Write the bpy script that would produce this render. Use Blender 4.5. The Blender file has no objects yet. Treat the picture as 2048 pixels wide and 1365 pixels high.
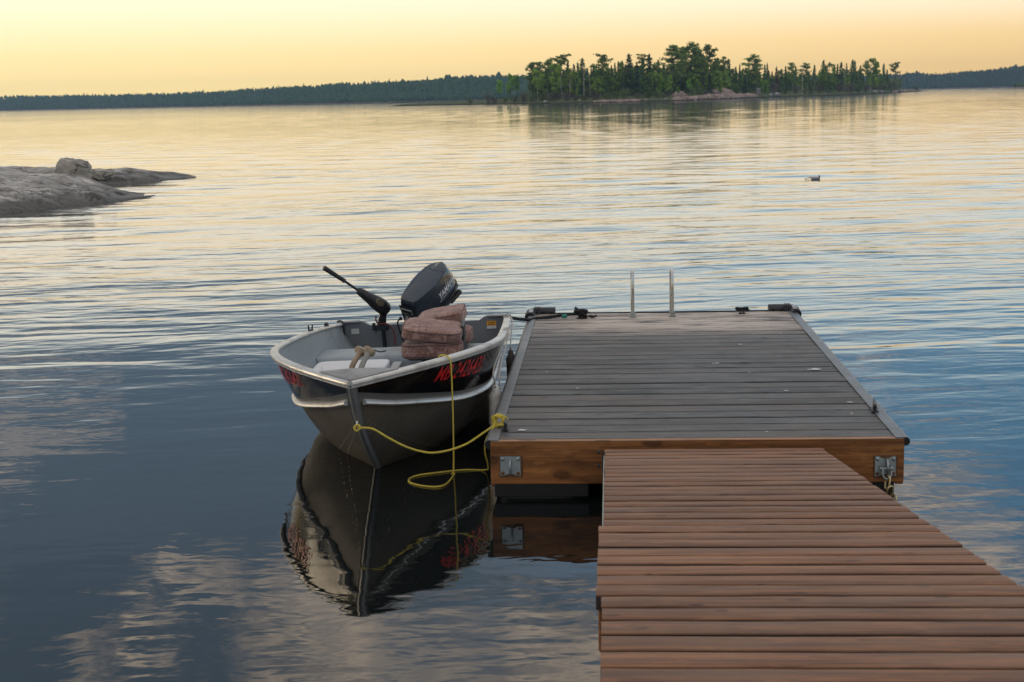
import bpy, math, random
import numpy as np
from mathutils import Vector, Matrix, noise as mnoise
from math import sin, cos, pi, radians as rad
random.seed(7)
S = bpy.context.scene
COL = S.collection

# ------------------------------------------------------------------ camera
CAM_H = 1.78
cam_data = bpy.data.cameras.new('camera')
cam_data.lens = 50.0
cam_data.sensor_width = 36.0
cam_data.clip_start = 0.05
cam_data.clip_end = 9000
cam_data.dof.use_dof = True
cam_data.dof.focus_distance = 7.6
cam_data.dof.aperture_fstop = 11.0
camera = bpy.data.objects.new('camera', cam_data)
camera.location = (0, 0, CAM_H)
camera.rotation_euler = (rad(80.2576), rad(1.3437), rad(3.648))
COL.objects.link(camera)
S.camera = camera
CAM_M = camera.rotation_euler.to_matrix()

# ------------------------------------------------------------------ world
CLOUD_OFF = (9.0, 5.0, 0.0)
SUN_AZ, SUN_EL = -62.0, 4.0        # degrees, azimuth from +Y towards +X
world = bpy.data.worlds.new('World')
S.world = world
world.use_nodes = True


class NT:
    """tiny helper to write node trees"""
    def __init__(self, tree):
        self.t = tree
        tree.nodes.clear()

    def n(self, kind, **kw):
        nd = self.t.nodes.new(kind)
        for k, v in kw.items():
            if k.startswith('i_'):
                nd.inputs[k[2:].replace('_', ' ')].default_value = v
            else:
                setattr(nd, k, v)
        return nd

    def link(self, a, b):
        self.t.links.new(a, b)

    def val(self, sock, v):
        if isinstance(v, bpy.types.NodeSocket):
            self.t.links.new(v, sock)
        else:
            sock.default_value = v

    def math(self, op, a, b=0.0, clamp=False):
        nd = self.n('ShaderNodeMath', operation=op, use_clamp=clamp)
        self.val(nd.inputs[0], a)
        self.val(nd.inputs[1], b)
        return nd.outputs[0]

    def vmul(self, a, v):
        nd = self.n('ShaderNodeVectorMath', operation='MULTIPLY')
        self.val(nd.inputs[0], a)
        self.val(nd.inputs[1], v)
        return nd.outputs[0]

    def vadd(self, a, v):
        nd = self.n('ShaderNodeVectorMath', operation='ADD')
        self.val(nd.inputs[0], a)
        self.val(nd.inputs[1], v)
        return nd.outputs[0]

    def noise(self, vec, scale, detail=3.0, rough=0.5, dist=0.0):
        nd = self.n('ShaderNodeTexNoise')
        self.link(vec, nd.inputs['Vector'])
        nd.inputs['Scale'].default_value = scale
        nd.inputs['Detail'].default_value = detail
        nd.inputs['Roughness'].default_value = rough
        nd.inputs['Distortion'].default_value = dist
        return nd.outputs[0]

    def ramp(self, fac, stops, interp='LINEAR'):
        nd = self.n('ShaderNodeValToRGB')
        cr = nd.color_ramp
        cr.interpolation = interp
        while len(cr.elements) > 1:
            cr.elements.remove(cr.elements[0])
        cr.elements[0].position = stops[0][0]
        cr.elements[0].color = (*stops[0][1], 1) if len(stops[0][1]) == 3 else stops[0][1]
        for p, c in stops[1:]:
            e = cr.elements.new(p)
            e.color = (*c, 1)
        self.val(nd.inputs[0], fac)
        return nd.outputs[0]

    def smooth(self, x, a, b, lo=0.0, hi=1.0):
        nd = self.n('ShaderNodeMapRange', interpolation_type='SMOOTHSTEP')
        self.val(nd.inputs[0], x)
        nd.inputs[1].default_value = a
        nd.inputs[2].default_value = b
        nd.inputs[3].default_value = lo
        nd.inputs[4].default_value = hi
        return nd.outputs[0]

    def mix(self, fac, a, b, blend='MIX'):
        nd = self.n('ShaderNodeMix', data_type='RGBA', blend_type=blend)
        self.val(nd.inputs[0], fac)
        for s, v in ((nd.inputs[6], a), (nd.inputs[7], b)):
            if isinstance(v, tuple):
                v = (*v, 1) if len(v) == 3 else v
            self.val(s, v)
        return nd.outputs[2]

    def sep(self, v):
        nd = self.n('ShaderNodeSeparateXYZ')
        self.link(v, nd.inputs[0])
        return nd.outputs

    def comb(self, x, y, z):
        nd = self.n('ShaderNodeCombineXYZ')
        for s, v in zip(nd.inputs, (x, y, z)):
            self.val(s, v)
        return nd.outputs[0]


w = NT(world.node_tree)
tc = w.n('ShaderNodeTexCoord').outputs['Generated']
dx, dy, dz = w.sep(tc)
sky = w.n('ShaderNodeTexSky', sky_type='NISHITA')
sky.sun_disc = False
sky.sun_elevation = rad(SUN_EL)
sky.sun_rotation = rad(SUN_AZ)
sky.air_density = 1.0
sky.dust_density = 2.0
sunx, suny = sin(rad(SUN_AZ)), cos(rad(SUN_AZ))
toward = w.math('ADD', w.math('MULTIPLY', dx, sunx), w.math('MULTIPLY', dy, suny))
side = w.smooth(toward, 0.05, 0.85)                 # 1 towards the sunset, 0 away from it
el = w.math('MAXIMUM', dz, 0.0)
near_sun = w.ramp(el, [(0.0, (1.36, 1.04, .40)), (.03, (1.34, 1.02, .48)), (.055, (1.38, 1.11, .70)), (.08, (1.40, 1.18, .90)), (.11, (1.50, 1.42, 1.18)), (.15, (1.30, 1.36, 1.28)),
                       (.205, (.52, .66, .78)), (.36, (.44, .54, .68)), (.55, (.64, .64, .66)), (1.0, (.66, .66, .68))])
away = w.ramp(el, [(0.0, (1.10, .66, .19)), (.035, (1.12, .78, .35)), (.062, (1.24, 1.05, .80)), (.09, (1.16, 1.14, 1.02)), (.12, (.96, 1.12, 1.14)), (.155, (.66, .92, 1.06)),
                   (.20, (.22, .54, .85)), (.34, (.15, .40, .72)), (.55, (.54, .59, .67)), (1.0, (.66, .66, .68))])
base = w.mix(side, away, near_sun)
base = w.mix(0.06, base, w.mix(1.0, sky.outputs[0], (.15, .15, .15), 'MULTIPLY'))
# cloud deck: directions laid out on a flat layer above the lake
inv = w.math('DIVIDE', 1.0, w.math('ADD', el, 0.10))
cp = w.comb(w.math('MULTIPLY', dx, inv), w.math('MULTIPLY', dy, inv), 3.7)
big = w.noise(w.vadd(cp, CLOUD_OFF), 0.55, 6.0, 0.55, 0.3)
small = w.noise(w.vadd(cp, (5.3, 1.7, 0.0)), 1.9, 8.0, 0.62, 0.7)
high = w.smooth(el, 0.105, 0.19)
# slate cloud sheet, thicker towards the sunset side
d1 = w.math('ADD', w.math('ADD', w.math('MULTIPLY', big, 0.85), w.math('MULTIPLY', small, 0.15)), w.math('MULTIPLY', w.math('SUBTRACT', toward, .50), 0.42))
m1 = w.math('MULTIPLY', w.smooth(d1, 0.45, 0.55), high)
skycol = w.mix(w.math('MULTIPLY', m1, .9), base, w.ramp(d1, [(0.45, (.60, .60, .60)), (0.53, (.20, .29, .38)), (0.70, (.15, .235, .335))]))
# cream-lit broken cloud
d2 = w.math('ADD', w.math('MULTIPLY', small, 0.7), w.math('MULTIPLY', w.noise(w.vadd(cp, (1.3, 8.1, 0.0)), .8, 4.0, .5), 0.3))
m2 = w.math('MULTIPLY', w.smooth(w.math('ADD', d2, w.smooth(el, .28, .38, 0.0, .05)), 0.535, 0.62), w.smooth(el, 0.14, 0.30))
cream = w.mix(w.smooth(w.noise(w.vadd(cp, (2.0, 3.0, 0.0)), 5.0, 5.0, .6), .35, .65), (.72, .64, .58), (1.75, 1.40, 1.06))
skycol = w.mix(w.math('MULTIPLY', m2, .8), skycol, cream)
bg = w.n('ShaderNodeBackground')
w.link(skycol, bg.inputs[0])
bg.inputs[1].default_value = 1.0
wo = w.n('ShaderNodeOutputWorld')
w.link(bg.outputs[0], wo.inputs[0])

# ------------------------------------------------------------------ sun
sun_data = bpy.data.lights.new('sun', 'SUN')
sun_data.energy = 0.6
sun_data.angle = rad(12)
sun_data.color = (1.0, 0.80, 0.55)
sun = bpy.data.objects.new('sun', sun_data)
sd = Vector((sunx * cos(rad(SUN_EL + 2)), suny * cos(rad(SUN_EL + 2)), sin(rad(SUN_EL + 2))))
sun.rotation_euler = sd.to_track_quat('Z', 'Y').to_euler()
COL.objects.link(sun)

S.view_settings.view_transform = 'Standard'
S.view_settings.look = 'None'
S.view_settings.exposure = 0.0
S.view_settings.gamma = 1.0
S.cycles.use_denoising = True
S.cycles.max_bounces = 8
S.cycles.sample_clamp_indirect = 6.0


# ------------------------------------------------------------------ helpers
def ray(px, py):
    d = CAM_M @ Vector(((px - 1024) / 2844.4, -(py - 682.5) / 2844.4, -1.0))
    return d


def at(px, py, Y):
    """the point of the sight line through that pixel which stands at distance Y"""
    d = ray(px, py)
    return Vector((0, 0, CAM_H)) + d * (Y / d.y)


def on_water(px, py, z=0.0):
    d = ray(px, py)
    return Vector((0, 0, CAM_H)) + d * ((z - CAM_H) / d.z)


def lerp(a, b, t):
    return a + (b - a) * t


def interp(x, table):
    if x <= table[0][0]:
        return table[0][1]
    for (x0, v0), (x1, v1) in zip(table, table[1:]):
        if x <= x1:
            return lerp(v0, v1, (x - x0) / (x1 - x0))
    return table[-1][1]


def sinterp(x, table):
    """smooth (Catmull-Rom/Hermite) interpolation of a table"""
    n = len(table)
    if x <= table[0][0]:
        return table[0][1]
    if x >= table[-1][0]:
        return table[-1][1]
    for i in range(n - 1):
        x0, v0 = table[i]
        x1, v1 = table[i + 1]
        if x <= x1:
            h = x1 - x0
            t = (x - x0) / h
            def slope(j):
                if j == 0 or j == n - 1:
                    a, b = (0, 1) if j == 0 else (n - 2, n - 1)
                else:
                    a, b = j - 1, j + 1
                return (table[b][1] - table[a][1]) / (table[b][0] - table[a][0])
            m0, m1 = slope(i) * h, slope(i + 1) * h
            return (2*t**3-3*t*t+1)*v0 + (t**3-2*t*t+t)*m0 + (-2*t**3+3*t*t)*v1 + (t**3-t*t)*m1
    return table[-1][1]


def curve(pts, step=0.01):
    """Catmull-Rom through points, resampled by distance"""
    P = [Vector(p) for p in pts]
    Q = [2 * P[0] - P[1]] + P + [2 * P[-1] - P[-2]]
    out = []
    for i in range(1, len(Q) - 2):
        p0, p1, p2, p3 = Q[i-1:i+3]
        n = max(2, int((p2 - p1).length / step))
        for k in range(n):
            t = k / n
            out.append(0.5 * ((2*p1) + (p2-p0)*t + (2*p0-5*p1+4*p2-p3)*t*t + (3*p1-p0-3*p2+p3)*t**3))
    out.append(P[-1])
    return out


def frames(path, up=Vector((0, 0, 1))):
    n = len(path)
    fr = []
    last = None
    for i in range(n):
        t = (path[min(i+1, n-1)] - path[max(i-1, 0)]).normalized()
        if last is None:
            a = up - t * up.dot(t)
            if a.length < 1e-3:
                a = Vector((1, 0, 0)) - t * t.x
        else:
            a = last - t * last.dot(t)
        a.normalize()
        last = a
        fr.append((t, a, t.cross(a)))
    return fr


class MB:
    def __init__(self):
        self.v, self.f, self.m = [], [], []

    def add(self, verts, faces, mat=0):
        o = len(self.v)
        self.v += [Vector(p) for p in verts]
        self.f += [tuple(i + o for i in f) for f in faces]
        self.m += [mat] * len(faces)
        return self

    def box(self, c, s, rot=None, mat=0, bevel=0.0):
        c = Vector(c)
        hx, hy, hz = s[0] / 2, s[1] / 2, s[2] / 2
        if bevel <= 0:
            vs = [Vector((sx*hx, sy*hy, sz*hz)) for sz in (-1, 1) for sy in (-1, 1) for sx in (-1, 1)]
            fs = [(0, 2, 3, 1), (4, 5, 7, 6), (0, 1, 5, 4), (2, 6, 7, 3), (0, 4, 6, 2), (1, 3, 7, 5)]
        else:
            b = min(bevel, hx*.9, hy*.9, hz*.9)
            vs, idx = [], {}
            for sx in (-1, 1):
                for sy in (-1, 1):
                    for sz in (-1, 1):
                        for ax in range(3):
                            p = [sx*(hx-b), sy*(hy-b), sz*(hz-b)]
                            p[ax] = (sx*hx, sy*hy, sz*hz)[ax]
                            idx[(sx, sy, sz, ax)] = len(vs)
                            vs.append(Vector(p))
            fs = []
            sg = (-1, 1)
            for s_ in sg:
                fs.append([idx[(s_, a, b_, 0)] for a, b_ in ((-1, -1), (1, -1), (1, 1), (-1, 1))][::s_])
                fs.append([idx[(a, s_, b_, 1)] for a, b_ in ((-1, -1), (1, -1), (1, 1), (-1, 1))][::-s_])
                fs.append([idx[(a, b_, s_, 2)] for a, b_ in ((-1, -1), (1, -1), (1, 1), (-1, 1))][::s_])
            for a in sg:
                for b_ in sg:
                    fs.append((idx[(a, b_, -1, 0)], idx[(a, b_, 1, 0)], idx[(a, b_, 1, 1)], idx[(a, b_, -1, 1)]))
                    fs.append((idx[(a, -1, b_, 0)], idx[(a, 1, b_, 0)], idx[(a, 1, b_, 2)], idx[(a, -1, b_, 2)]))
                    fs.append((idx[(-1, a, b_, 1)], idx[(1, a, b_, 1)], idx[(1, a, b_, 2)], idx[(-1, a, b_, 2)]))
                    for c_ in sg:
                        fs.append((idx[(a, b_, c_, 0)], idx[(a, b_, c_, 1)], idx[(a, b_, c_, 2)]))
        if rot is not None:
            vs = [rot @ p for p in vs]
        return self.add([p + c for p in vs], fs, mat)

    def tube(self, path, r, n=8, closed=False, mat=0, caps=True):
        path = [Vector(p) for p in path]
        L = len(path)
        fr = frames(path)
        vs, fs = [], []
        for i, p in enumerate(path):
            rr = r[i] if isinstance(r, (list, tuple)) else r
            t, a, b = fr[i]
            for k in range(n):
                th = 2*pi*k/n
                vs.append(p + a*(rr*cos(th)) + b*(rr*sin(th)))
        for i in range(L - 1 + (1 if closed else 0)):
            j = (i + 1) % L
            for k in range(n):
                k2 = (k + 1) % n
                fs.append((i*n+k, i*n+k2, j*n+k2, j*n+k))
        if caps and not closed:
            fs.append(tuple(range(n-1, -1, -1)))
            fs.append(tuple((L-1)*n + k for k in range(n)))
        return self.add(vs, fs, mat)

    def sweep(self, path, prof, up=Vector((0, 0, 1)), mat=0, fixed_up=True, caps=True):
        """profile points (a, b): a to the right of the path, b along up"""
        path = [Vector(p) for p in path]
        L, n = len(path), len(prof)
        vs, fs = [], []
        for i, p in enumerate(path):
            t = (path[min(i+1, L-1)] - path[max(i-1, 0)]).normalized()
            right = t.cross(up).normalized()
            u = right.cross(t) if fixed_up else up
            for a, b in prof:
                vs.append(p + right*a + u*b)
        for i in range(L - 1):
            for k in range(n):
                k2 = (k+1) % n
                fs.append((i*n+k, (i+1)*n+k, (i+1)*n+k2, i*n+k2))
        if caps:
            fs.append(tuple(range(n)))
            fs.append(tuple((L-1)*n + k for k in range(n-1, -1, -1)))
        return self.add(vs, fs, mat)

    def lathe(self, o, axis, prof, n=16, mat=0, sx=1.0, ref=None):
        o, axis = Vector(o), Vector(axis).normalized()
        ref = Vector(ref) if ref is not None else (Vector((0, 0, 1)) if abs(axis.z) < .9 else Vector((1, 0, 0)))
        a = (ref - axis*ref.dot(axis)).normalized()
        b = axis.cross(a)
        vs, fs = [], []
        for d, r in prof:
            for k in range(n):
                th = 2*pi*k/n
                vs.append(o + axis*d + a*(r*cos(th)) + b*(r*sx*sin(th)))
        for i in range(len(prof)-1):
            for k in range(n):
                k2 = (k+1) % n
                fs.append((i*n+k, i*n+k2, (i+1)*n+k2, (i+1)*n+k))
        fs.append(tuple(range(n-1, -1, -1)))
        fs.append(tuple((len(prof)-1)*n + k for k in range(n)))
        return self.add(vs, fs, mat)

    def grid(self, rows, mat=0, flip=False, closed=False):
        n = len(rows[0])
        vs = [p for r in rows for p in r]
        fs = []
        for i in range(len(rows)-1):
            for j in range(n-1 + (1 if closed else 0)):
                j2 = (j+1) % n
                q = (i*n+j, i*n+j2, (i+1)*n+j2, (i+1)*n+j)
                fs.append(q[::-1] if flip else q)
        return self.add(vs, fs, mat)

    def cushion(self, c, s, rot=None, n=10, e=4.0, wob=0.0, seed=0.0, mat=0):
        """rounded, slightly lumpy box"""
        c = Vector(c)
        vs, fs, key = [], [], {}
        def vid(p):
            k = tuple(round(q, 4) for q in p)
            if k not in key:
                q = Vector(p)
                nrm = (abs(q.x)**e + abs(q.y)**e + abs(q.z)**e) ** (1/e)
                q = q / nrm
                u = Vector((q.x*s[0]/2, q.y*s[1]/2, q.z*s[2]/2))
                if wob:
                    u += q.normalized() * wob * mnoise.noise(u*9 + Vector((seed, seed*2, 1)))
                    u += q.normalized() * wob * .4 * mnoise.noise(u*30 + Vector((seed, seed*2, 1)))
                if rot is not None:
                    u = rot @ u
                key[k] = len(vs)
                vs.append(u + c)
            return key[k]
        for ax in range(3):
            for sg in (-1, 1):
                for i in range(n):
                    for j in range(n):
                        q = []
                        for (a, b) in ((i, j), (i+1, j), (i+1, j+1), (i, j+1)):
                            p = [0, 0, 0]
                            p[ax] = sg
                            p[(ax+1) % 3] = -1 + 2*a/n
                            p[(ax+2) % 3] = -1 + 2*b/n
                            q.append(vid(p))
                        fs.append(tuple(q if sg > 0 else q[::-1]))
        return self.add(vs, fs, mat)

    def mesh(self, name, mats, angle=35):
        me = bpy.data.meshes.new(name)
        me.from_pydata([tuple(p) for p in self.v], [], self.f)
        mats = mats if isinstance(mats, (list, tuple)) else [mats]
        for m in mats:
            me.materials.append(m)
        if len(mats) > 1:
            me.polygons.foreach_set('material_index', self.m)
        if angle:
            me.polygons.foreach_set('use_smooth', [True]*len(me.polygons))
            if angle < 180:
                me.set_sharp_from_angle(angle=rad(angle))
        me.update()
        return me

    def build(self, name, mats, parent=None, angle=35):
        o = bpy.data.objects.new(name, self.mesh(name, mats, angle))
        COL.objects.link(o)
        o.parent = parent
        return o


def tag(o, label=None, cat=None, group=None, kind=None):
    if label:
        o['label'] = label
    if cat:
        o['category'] = cat
    if group:
        o['group'] = group
    if kind:
        o['kind'] = kind
    return o


def empty(name, loc=(0, 0, 0), rot=(0, 0, 0), label=None, cat=None, group=None):
    o = bpy.data.objects.new(name, None)
    o.location = loc
    o.rotation_euler = rot
    o.empty_display_size = 0.1
    COL.objects.link(o)
    return tag(o, label, cat, group)


def inst(name, me, parent=None, loc=(0, 0, 0), rot=(0, 0, 0), sc=(1, 1, 1)):
    o = bpy.data.objects.new(name, me)
    o.location, o.rotation_euler, o.scale = loc, rot, sc
    COL.objects.link(o)
    o.parent = parent
    return o


# ------------------------------------------------------------------ materials
def principled(name, color, rough=0.5, metal=0.0, spec=0.5, coat=0.0, ior=1.5):
    m = bpy.data.materials.new(name)
    m.use_nodes = True
    t = NT(m.node_tree)
    b = t.n('ShaderNodeBsdfPrincipled')
    o = t.n('ShaderNodeOutputMaterial')
    t.link(b.outputs[0], o.inputs[0])
    b.inputs['Base Color'].default_value = (*color, 1)
    b.inputs['Roughness'].default_value = rough
    b.inputs['Metallic'].default_value = metal
    b.inputs['Specular IOR Level'].default_value = spec
    b.inputs['IOR'].default_value = ior
    b.inputs['Coat Weight'].default_value = coat
    b.inputs['Coat Roughness'].default_value = 0.08
    return m, t, b


def bump(t, b, h, strength=1.0, dist=1.0):
    nd = t.n('ShaderNodeBump')
    nd.inputs['Strength'].default_value = strength
    nd.inputs['Distance'].default_value = dist
    t.val(nd.inputs['Height'], h)
    t.link(nd.outputs[0], b.inputs['Normal'])


def worn(name, color, rough=0.5, metal=0.0, var=0.25, scale=18.0, dirt=None, dirt_amt=0.35, relief=0.0006, spec=0.5, coat=0.0):
    """a paint/plastic/metal with uneven tone, grime patches and fine relief"""
    m, t, b = principled(name, color, rough, metal, spec, coat)
    tcn = t.n('ShaderNodeTexCoord').outputs['Object']
    n1 = t.noise(tcn, scale, 6, .6)
    n2 = t.noise(tcn, scale*0.25, 5, .65, .3)
    c = t.mix(n1, tuple(x*(1-var) for x in color), tuple(min(1, x*(1+var)) for x in color))
    if dirt:
        c = t.mix(t.math('MULTIPLY', t.smooth(n2, .50, .68), dirt_amt), c, dirt)
    t.link(c, b.inputs['Base Color'])
    t.link(t.math('ADD', t.math('MULTIPLY', t.math('SUBTRACT', n2, .5), .5), rough, True), b.inputs['Roughness'])
    if relief:
        bump(t, b, n1, 1.0, relief)
    return m


def wood(name, dark, light, grey=None, grey_amt=0.0, rough=0.65, axis=0, specks=0.0, bleach=None, grain=1.0, spec=0.3, tones=(.72, 1.22), upright=False, knots=.16, stain=None):
    """timber grained along world X (axis 0) or Y (axis 1)"""
    m, t, b = principled(name, light, rough, spec=spec)
    pos = t.n('ShaderNodeNewGeometry').outputs['Position']
    oi = t.n('ShaderNodeObjectInfo').outputs['Random']
    off = t.comb(t.math('MULTIPLY', oi, 37.0), t.math('MULTIPLY', oi, 91.0), t.math('MULTIPLY', oi, 17.0))
    st = (1.6, 42.0, 42.0) if axis == 0 else (42.0, 1.6, 42.0)
    p2 = t.vadd(t.vmul(pos, st), off)
    g1 = t.noise(p2, 1.0, 5, .6, .6)
    st2 = (4.0, 160.0, 160.0) if axis == 0 else (160.0, 4.0, 160.0)
    g2 = t.noise(t.vadd(t.vmul(pos, st2), off), 1.0, 3, .6)
    bl = t.noise(t.vadd(t.vmul(pos, (2.2, 5.0, 5.0)), off), 1.0, 4, .6)
    c = t.mix(t.smooth(g1, .30, .72), dark, light)
    c = t.mix(t.math('MULTIPLY', t.smooth(g2, .50, .75), .40*grain), c, tuple(x*.45 for x in dark))
    tone = t.smooth(oi, 0, 1, *tones)
    c = t.mix(1.0, c, t.comb(tone, tone, tone), 'MULTIPLY')
    if grey:
        c = t.mix(t.math('MULTIPLY', t.smooth(bl, .38, .66), grey_amt), c, grey)
    wr = t.noise(t.vadd(t.vmul(pos, (5.0, 26.0, 26.0) if axis == 0 else (26.0, 5.0, 26.0)), off), 1.0, 6, .68, .4)
    c = t.mix(t.math('MULTIPLY', t.smooth(wr, .50, .66), .50*grain), c, tuple(x*.55 for x in dark))
    c = t.mix(t.math('MULTIPLY', t.smooth(wr, .36, .46, 1, 0), .35*grain), c, tuple(min(1, x*1.45) for x in light))
    if stain:
        sn = t.noise(t.vadd(t.vmul(pos, (.9, 2.2, 2.2)), off), 1.0, 5, .62)
        c = t.mix(t.math('MULTIPLY', t.smooth(sn, .46, .64), .55), c, stain)
    # knots
    vo = t.n('ShaderNodeTexVoronoi', voronoi_dimensions='2D')
    kx, ky, kz_ = t.sep(pos)
    wob = t.math('MULTIPLY', t.math('SUBTRACT', bl, .5), .5)
    t.link(t.vadd(t.comb(t.math('ADD', t.math('MULTIPLY', kx, 3.0), wob), t.math('MULTIPLY', kz_ if upright else ky, 6.0), 0.0), off), vo.inputs['Vector'])
    vo.inputs['Scale'].default_value = 1.0
    pick = t.smooth(t.sep(vo.outputs['Color'])[0], .45, .5)
    kn = t.math('MULTIPLY', t.smooth(vo.outputs['Distance'], knots*.55, knots, 1, 0), pick)
    c = t.mix(t.math('MULTIPLY', kn, .62), c, tuple(x*.22 for x in dark))
    if bleach:
        col, y0, y1 = bleach
        yy = t.sep(pos)[1]
        xx = t.sep(pos)[0]
        bn = t.noise(t.vmul(pos, (3.0, 24.0, 24.0)), 1.0, 6, .7)
        k = t.math('MULTIPLY', t.smooth(yy, y0, y1), t.smooth(bn, .36, .56))
        k = t.math('MULTIPLY', k, t.smooth(t.math('ABSOLUTE', t.math('SUBTRACT', xx, .45)), .35, 1.1, 1.0, .45))
        c = t.mix(k, c, col)
    if specks:
        v2 = t.n('ShaderNodeTexVoronoi')
        t.link(t.vadd(pos, off), v2.inputs['Vector'])
        v2.inputs['Scale'].default_value = 9.0
        sp = t.math('MULTIPLY', t.smooth(v2.outputs['Distance'], .045, .075, 1, 0), t.smooth(t.sep(v2.outputs['Color'])[0], 1-specks, 1-specks+.01))
        c = t.mix(sp, c, (.62, .60, .56))
    t.link(c, b.inputs['Base Color'])
    t.link(t.smooth(g1, .2, .8, rough-.12, rough+.12), b.inputs['Roughness'])
    h = t.math('ADD', t.math('MULTIPLY', g1, .0012), t.math('MULTIPLY', g2, -.0006))
    bump(t, b, h, .8, 1.0)
    return m


M = {}
M['deck'] = wood('weathered_grey_timber', (.030, .029, .028), (.140, .134, .128), (.165, .162, .158), .5, .55, 0, .10,
                 ((.56, .46, .39), 8.75, 9.30), 1.2, .3, (.60, 1.30), False, .08, (.125, .098, .076))
M['gangway'] = wood('stained_brown_timber', (.098, .034, .013), (.325, .150, .072), (.285, .165, .100), .35, .6, 0, .06, None, .7, .3, (.80, 1.14), False, .07)
M['gap_shade_brown'] = worn('shaded_brown_timber', (.030, .017, .011), .7, 0, .4, 12)  # near-black plank sides: shade in the gangway gaps painted into the colour
M['gap_shade_grey'] = worn('shaded_grey_timber', (.020, .019, .019), .7, 0, .4, 12)  # same for the deck boards: gap shade painted on their side faces
M['fascia'] = wood('oiled_cedar_timber', (.155, .056, .015), (.330, .130, .038), (.22, .080, .022), .5, .6, 0, 0, None, 1.3, .3, (.9, 1.1), True, .15)
M['fascia_top'] = wood('pale_cedar_edge', (.36, .18, .085), (.56, .30, .16), None, 0, .6, 0)  # paler cedar for the fascia's top strip
M['black_plastic'] = worn('black_plastic', (.014, .014, .015), .45, 0, .4, 30, (.05, .05, .048), .5)
M['black_rubber'] = worn('black_rubber', (.018, .018, .02), .55, 0, .4, 40, (.07, .07, .07), .5)
M['rail'] = worn('grey_vinyl_edging', (.115, .122, .128), .40, 0, .45, 9, (.21, .22, .22), .7)
M['galv'] = worn('galvanised_steel', (.33, .36, .36), .42, .65, .25, 40, (.16, .10, .06), .35)
M['rust'] = worn('rust_stain', (.13, .055, .02), .8, 0, .4, 30)
M['chrome'] = worn('brushed_steel', (.55, .54, .52), .28, .95, .12, 25, (.25, .22, .2), .4)
M['brass'] = worn('zinc_yellow_chain', (.46, .38, .20), .32, .9, .2, 50, (.2, .13, .06), .4)
M['alu'] = worn('bare_aluminium', (.60, .59, .57), .38, .45, .16, 26, (.25, .23, .20), .5)
M['alu_dark'] = worn('dull_aluminium', (.26, .26, .265), .42, .5, .2, 24, (.12, .11, .1), .5)
M['hull_black'] = worn('gloss_black_paint', (.008, .008, .009), .10, 0, .4, 14, (.03, .028, .025), .4, .0001, .4, 0.0)
M['hull_bronze'] = worn('pewter_hull_paint', (.135, .110, .083), .42, 0, .15, 10, (.07, .06, .05), .5, .0003, .22)
M['hull_stripe'] = worn('grey_hull_stripe', (.16, .15, .14), .35, .2, .15, 14)
M['inner'] = worn('pale_blue_grey_paint', (.29, .335, .36), .45, .0, .14, 9, (.16, .17, .17), .6)
M['inner_dark'] = worn('transom_board_paint', (.19, .19, .195), .55, 0, .15, 12, (.10, .09, .08), .6)
M['white'] = worn('scuffed_white_plastic', (.66, .66, .67), .5, 0, .08, 16, (.35, .33, .30), .4)
M['fender'] = worn('grubby_white_vinyl', (.84, .79, .71), .45, 0, .12, 14, (.30, .25, .20), .6)
M['fender_old'] = worn('stained_brown_vinyl', (.20, .155, .13), .55, 0, .25, 14, (.08, .06, .05), .6)
M['cord'] = worn('pale_cord', (.55, .50, .44), .8, 0, .2, 80)
M['yellow'] = worn('yellow_poly_rope', (.62, .47, .06), .5, 0, .25, 60, (.30, .22, .08), .4)
M['black_rope'] = worn('black_braided_rope', (.014, .014, .015), .8, 0, .4, 90)
M['teal'] = worn('teal_tape', (.01, .20, .14), .5)
M['wood_handle'] = worn('worn_paddle_wood', (.30, .215, .13), .6, 0, .35, 30, (.14, .10, .07), .6)
M['grey_handle'] = worn('weathered_grey_wood', (.25, .23, .20), .65, 0, .4, 40, (.12, .11, .1), .6)
M['seat_black'] = worn('black_seat_plastic', (.016, .016, .017), .45, 0, .3, 30)
M['cowl'] = worn('navy_metallic_cowl', (.022, .033, .052), .22, .35, .15, 10, (.05, .055, .06), .4, .0001, .5, .5)
M['cowl_top'] = worn('navy_lit_cowl', (.050, .062, .082), .28, .35, .15, 10, (.07, .075, .08), .5, .0001, .5, .2)  # lighter copy of the cowl navy; light on the top panel painted in
M['motor_black'] = worn('motor_black', (.016, .016, .018), .38, .1, .3, 25, (.05, .05, .05), .4)
M['silver_print'], _, _ = principled('silver_lettering', (.62, .63, .65), .4)
M['red_print'], _, _ = principled('red_lettering', (.62, .014, .016), .35)
M['gold'] = worn('gold_badge', (.16, .13, .09), .35, .5)
M['red_wire'] = worn('dark_red_cable', (.12, .012, .014), .5)
M['orange_label'], _, _ = principled('orange_warning_label', (.80, .36, .02), .5)
M['paper'] = worn('paper_label', (.62, .60, .54), .6)
M['gasket'], _, _ = principled('panel_gap', (.004, .004, .005), .7)


def fabric():
    m, t, b = principled('mottled_plush_fabric', (.3, .17, .14), .9, spec=.15)
    tcn = t.n('ShaderNodeTexCoord').outputs['Object']
    n1 = t.noise(tcn, 22, 6, .68, 1.6)
    n2 = t.noise(tcn, 7, 4, .6, .8)
    n3 = t.noise(tcn, 160, 3, .6)
    c = t.ramp(n1, [(.28, (.10, .045, .035)), (.44, (.21, .105, .082)), (.55, (.33, .185, .150)), (.70, (.48, .32, .27))])
    c = t.mix(t.math('MULTIPLY', t.smooth(n2, .45, .7), .5), c, (.36, .17, .11))
    t.link(c, b.inputs['Base Color'])
    b.inputs['Sheen Weight'].default_value = .25
    bump(t, b, t.math('ADD', t.math('MULTIPLY', n1, .006), t.math('MULTIPLY', n3, .002)), 1.0, 1.0)
    return m


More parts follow.
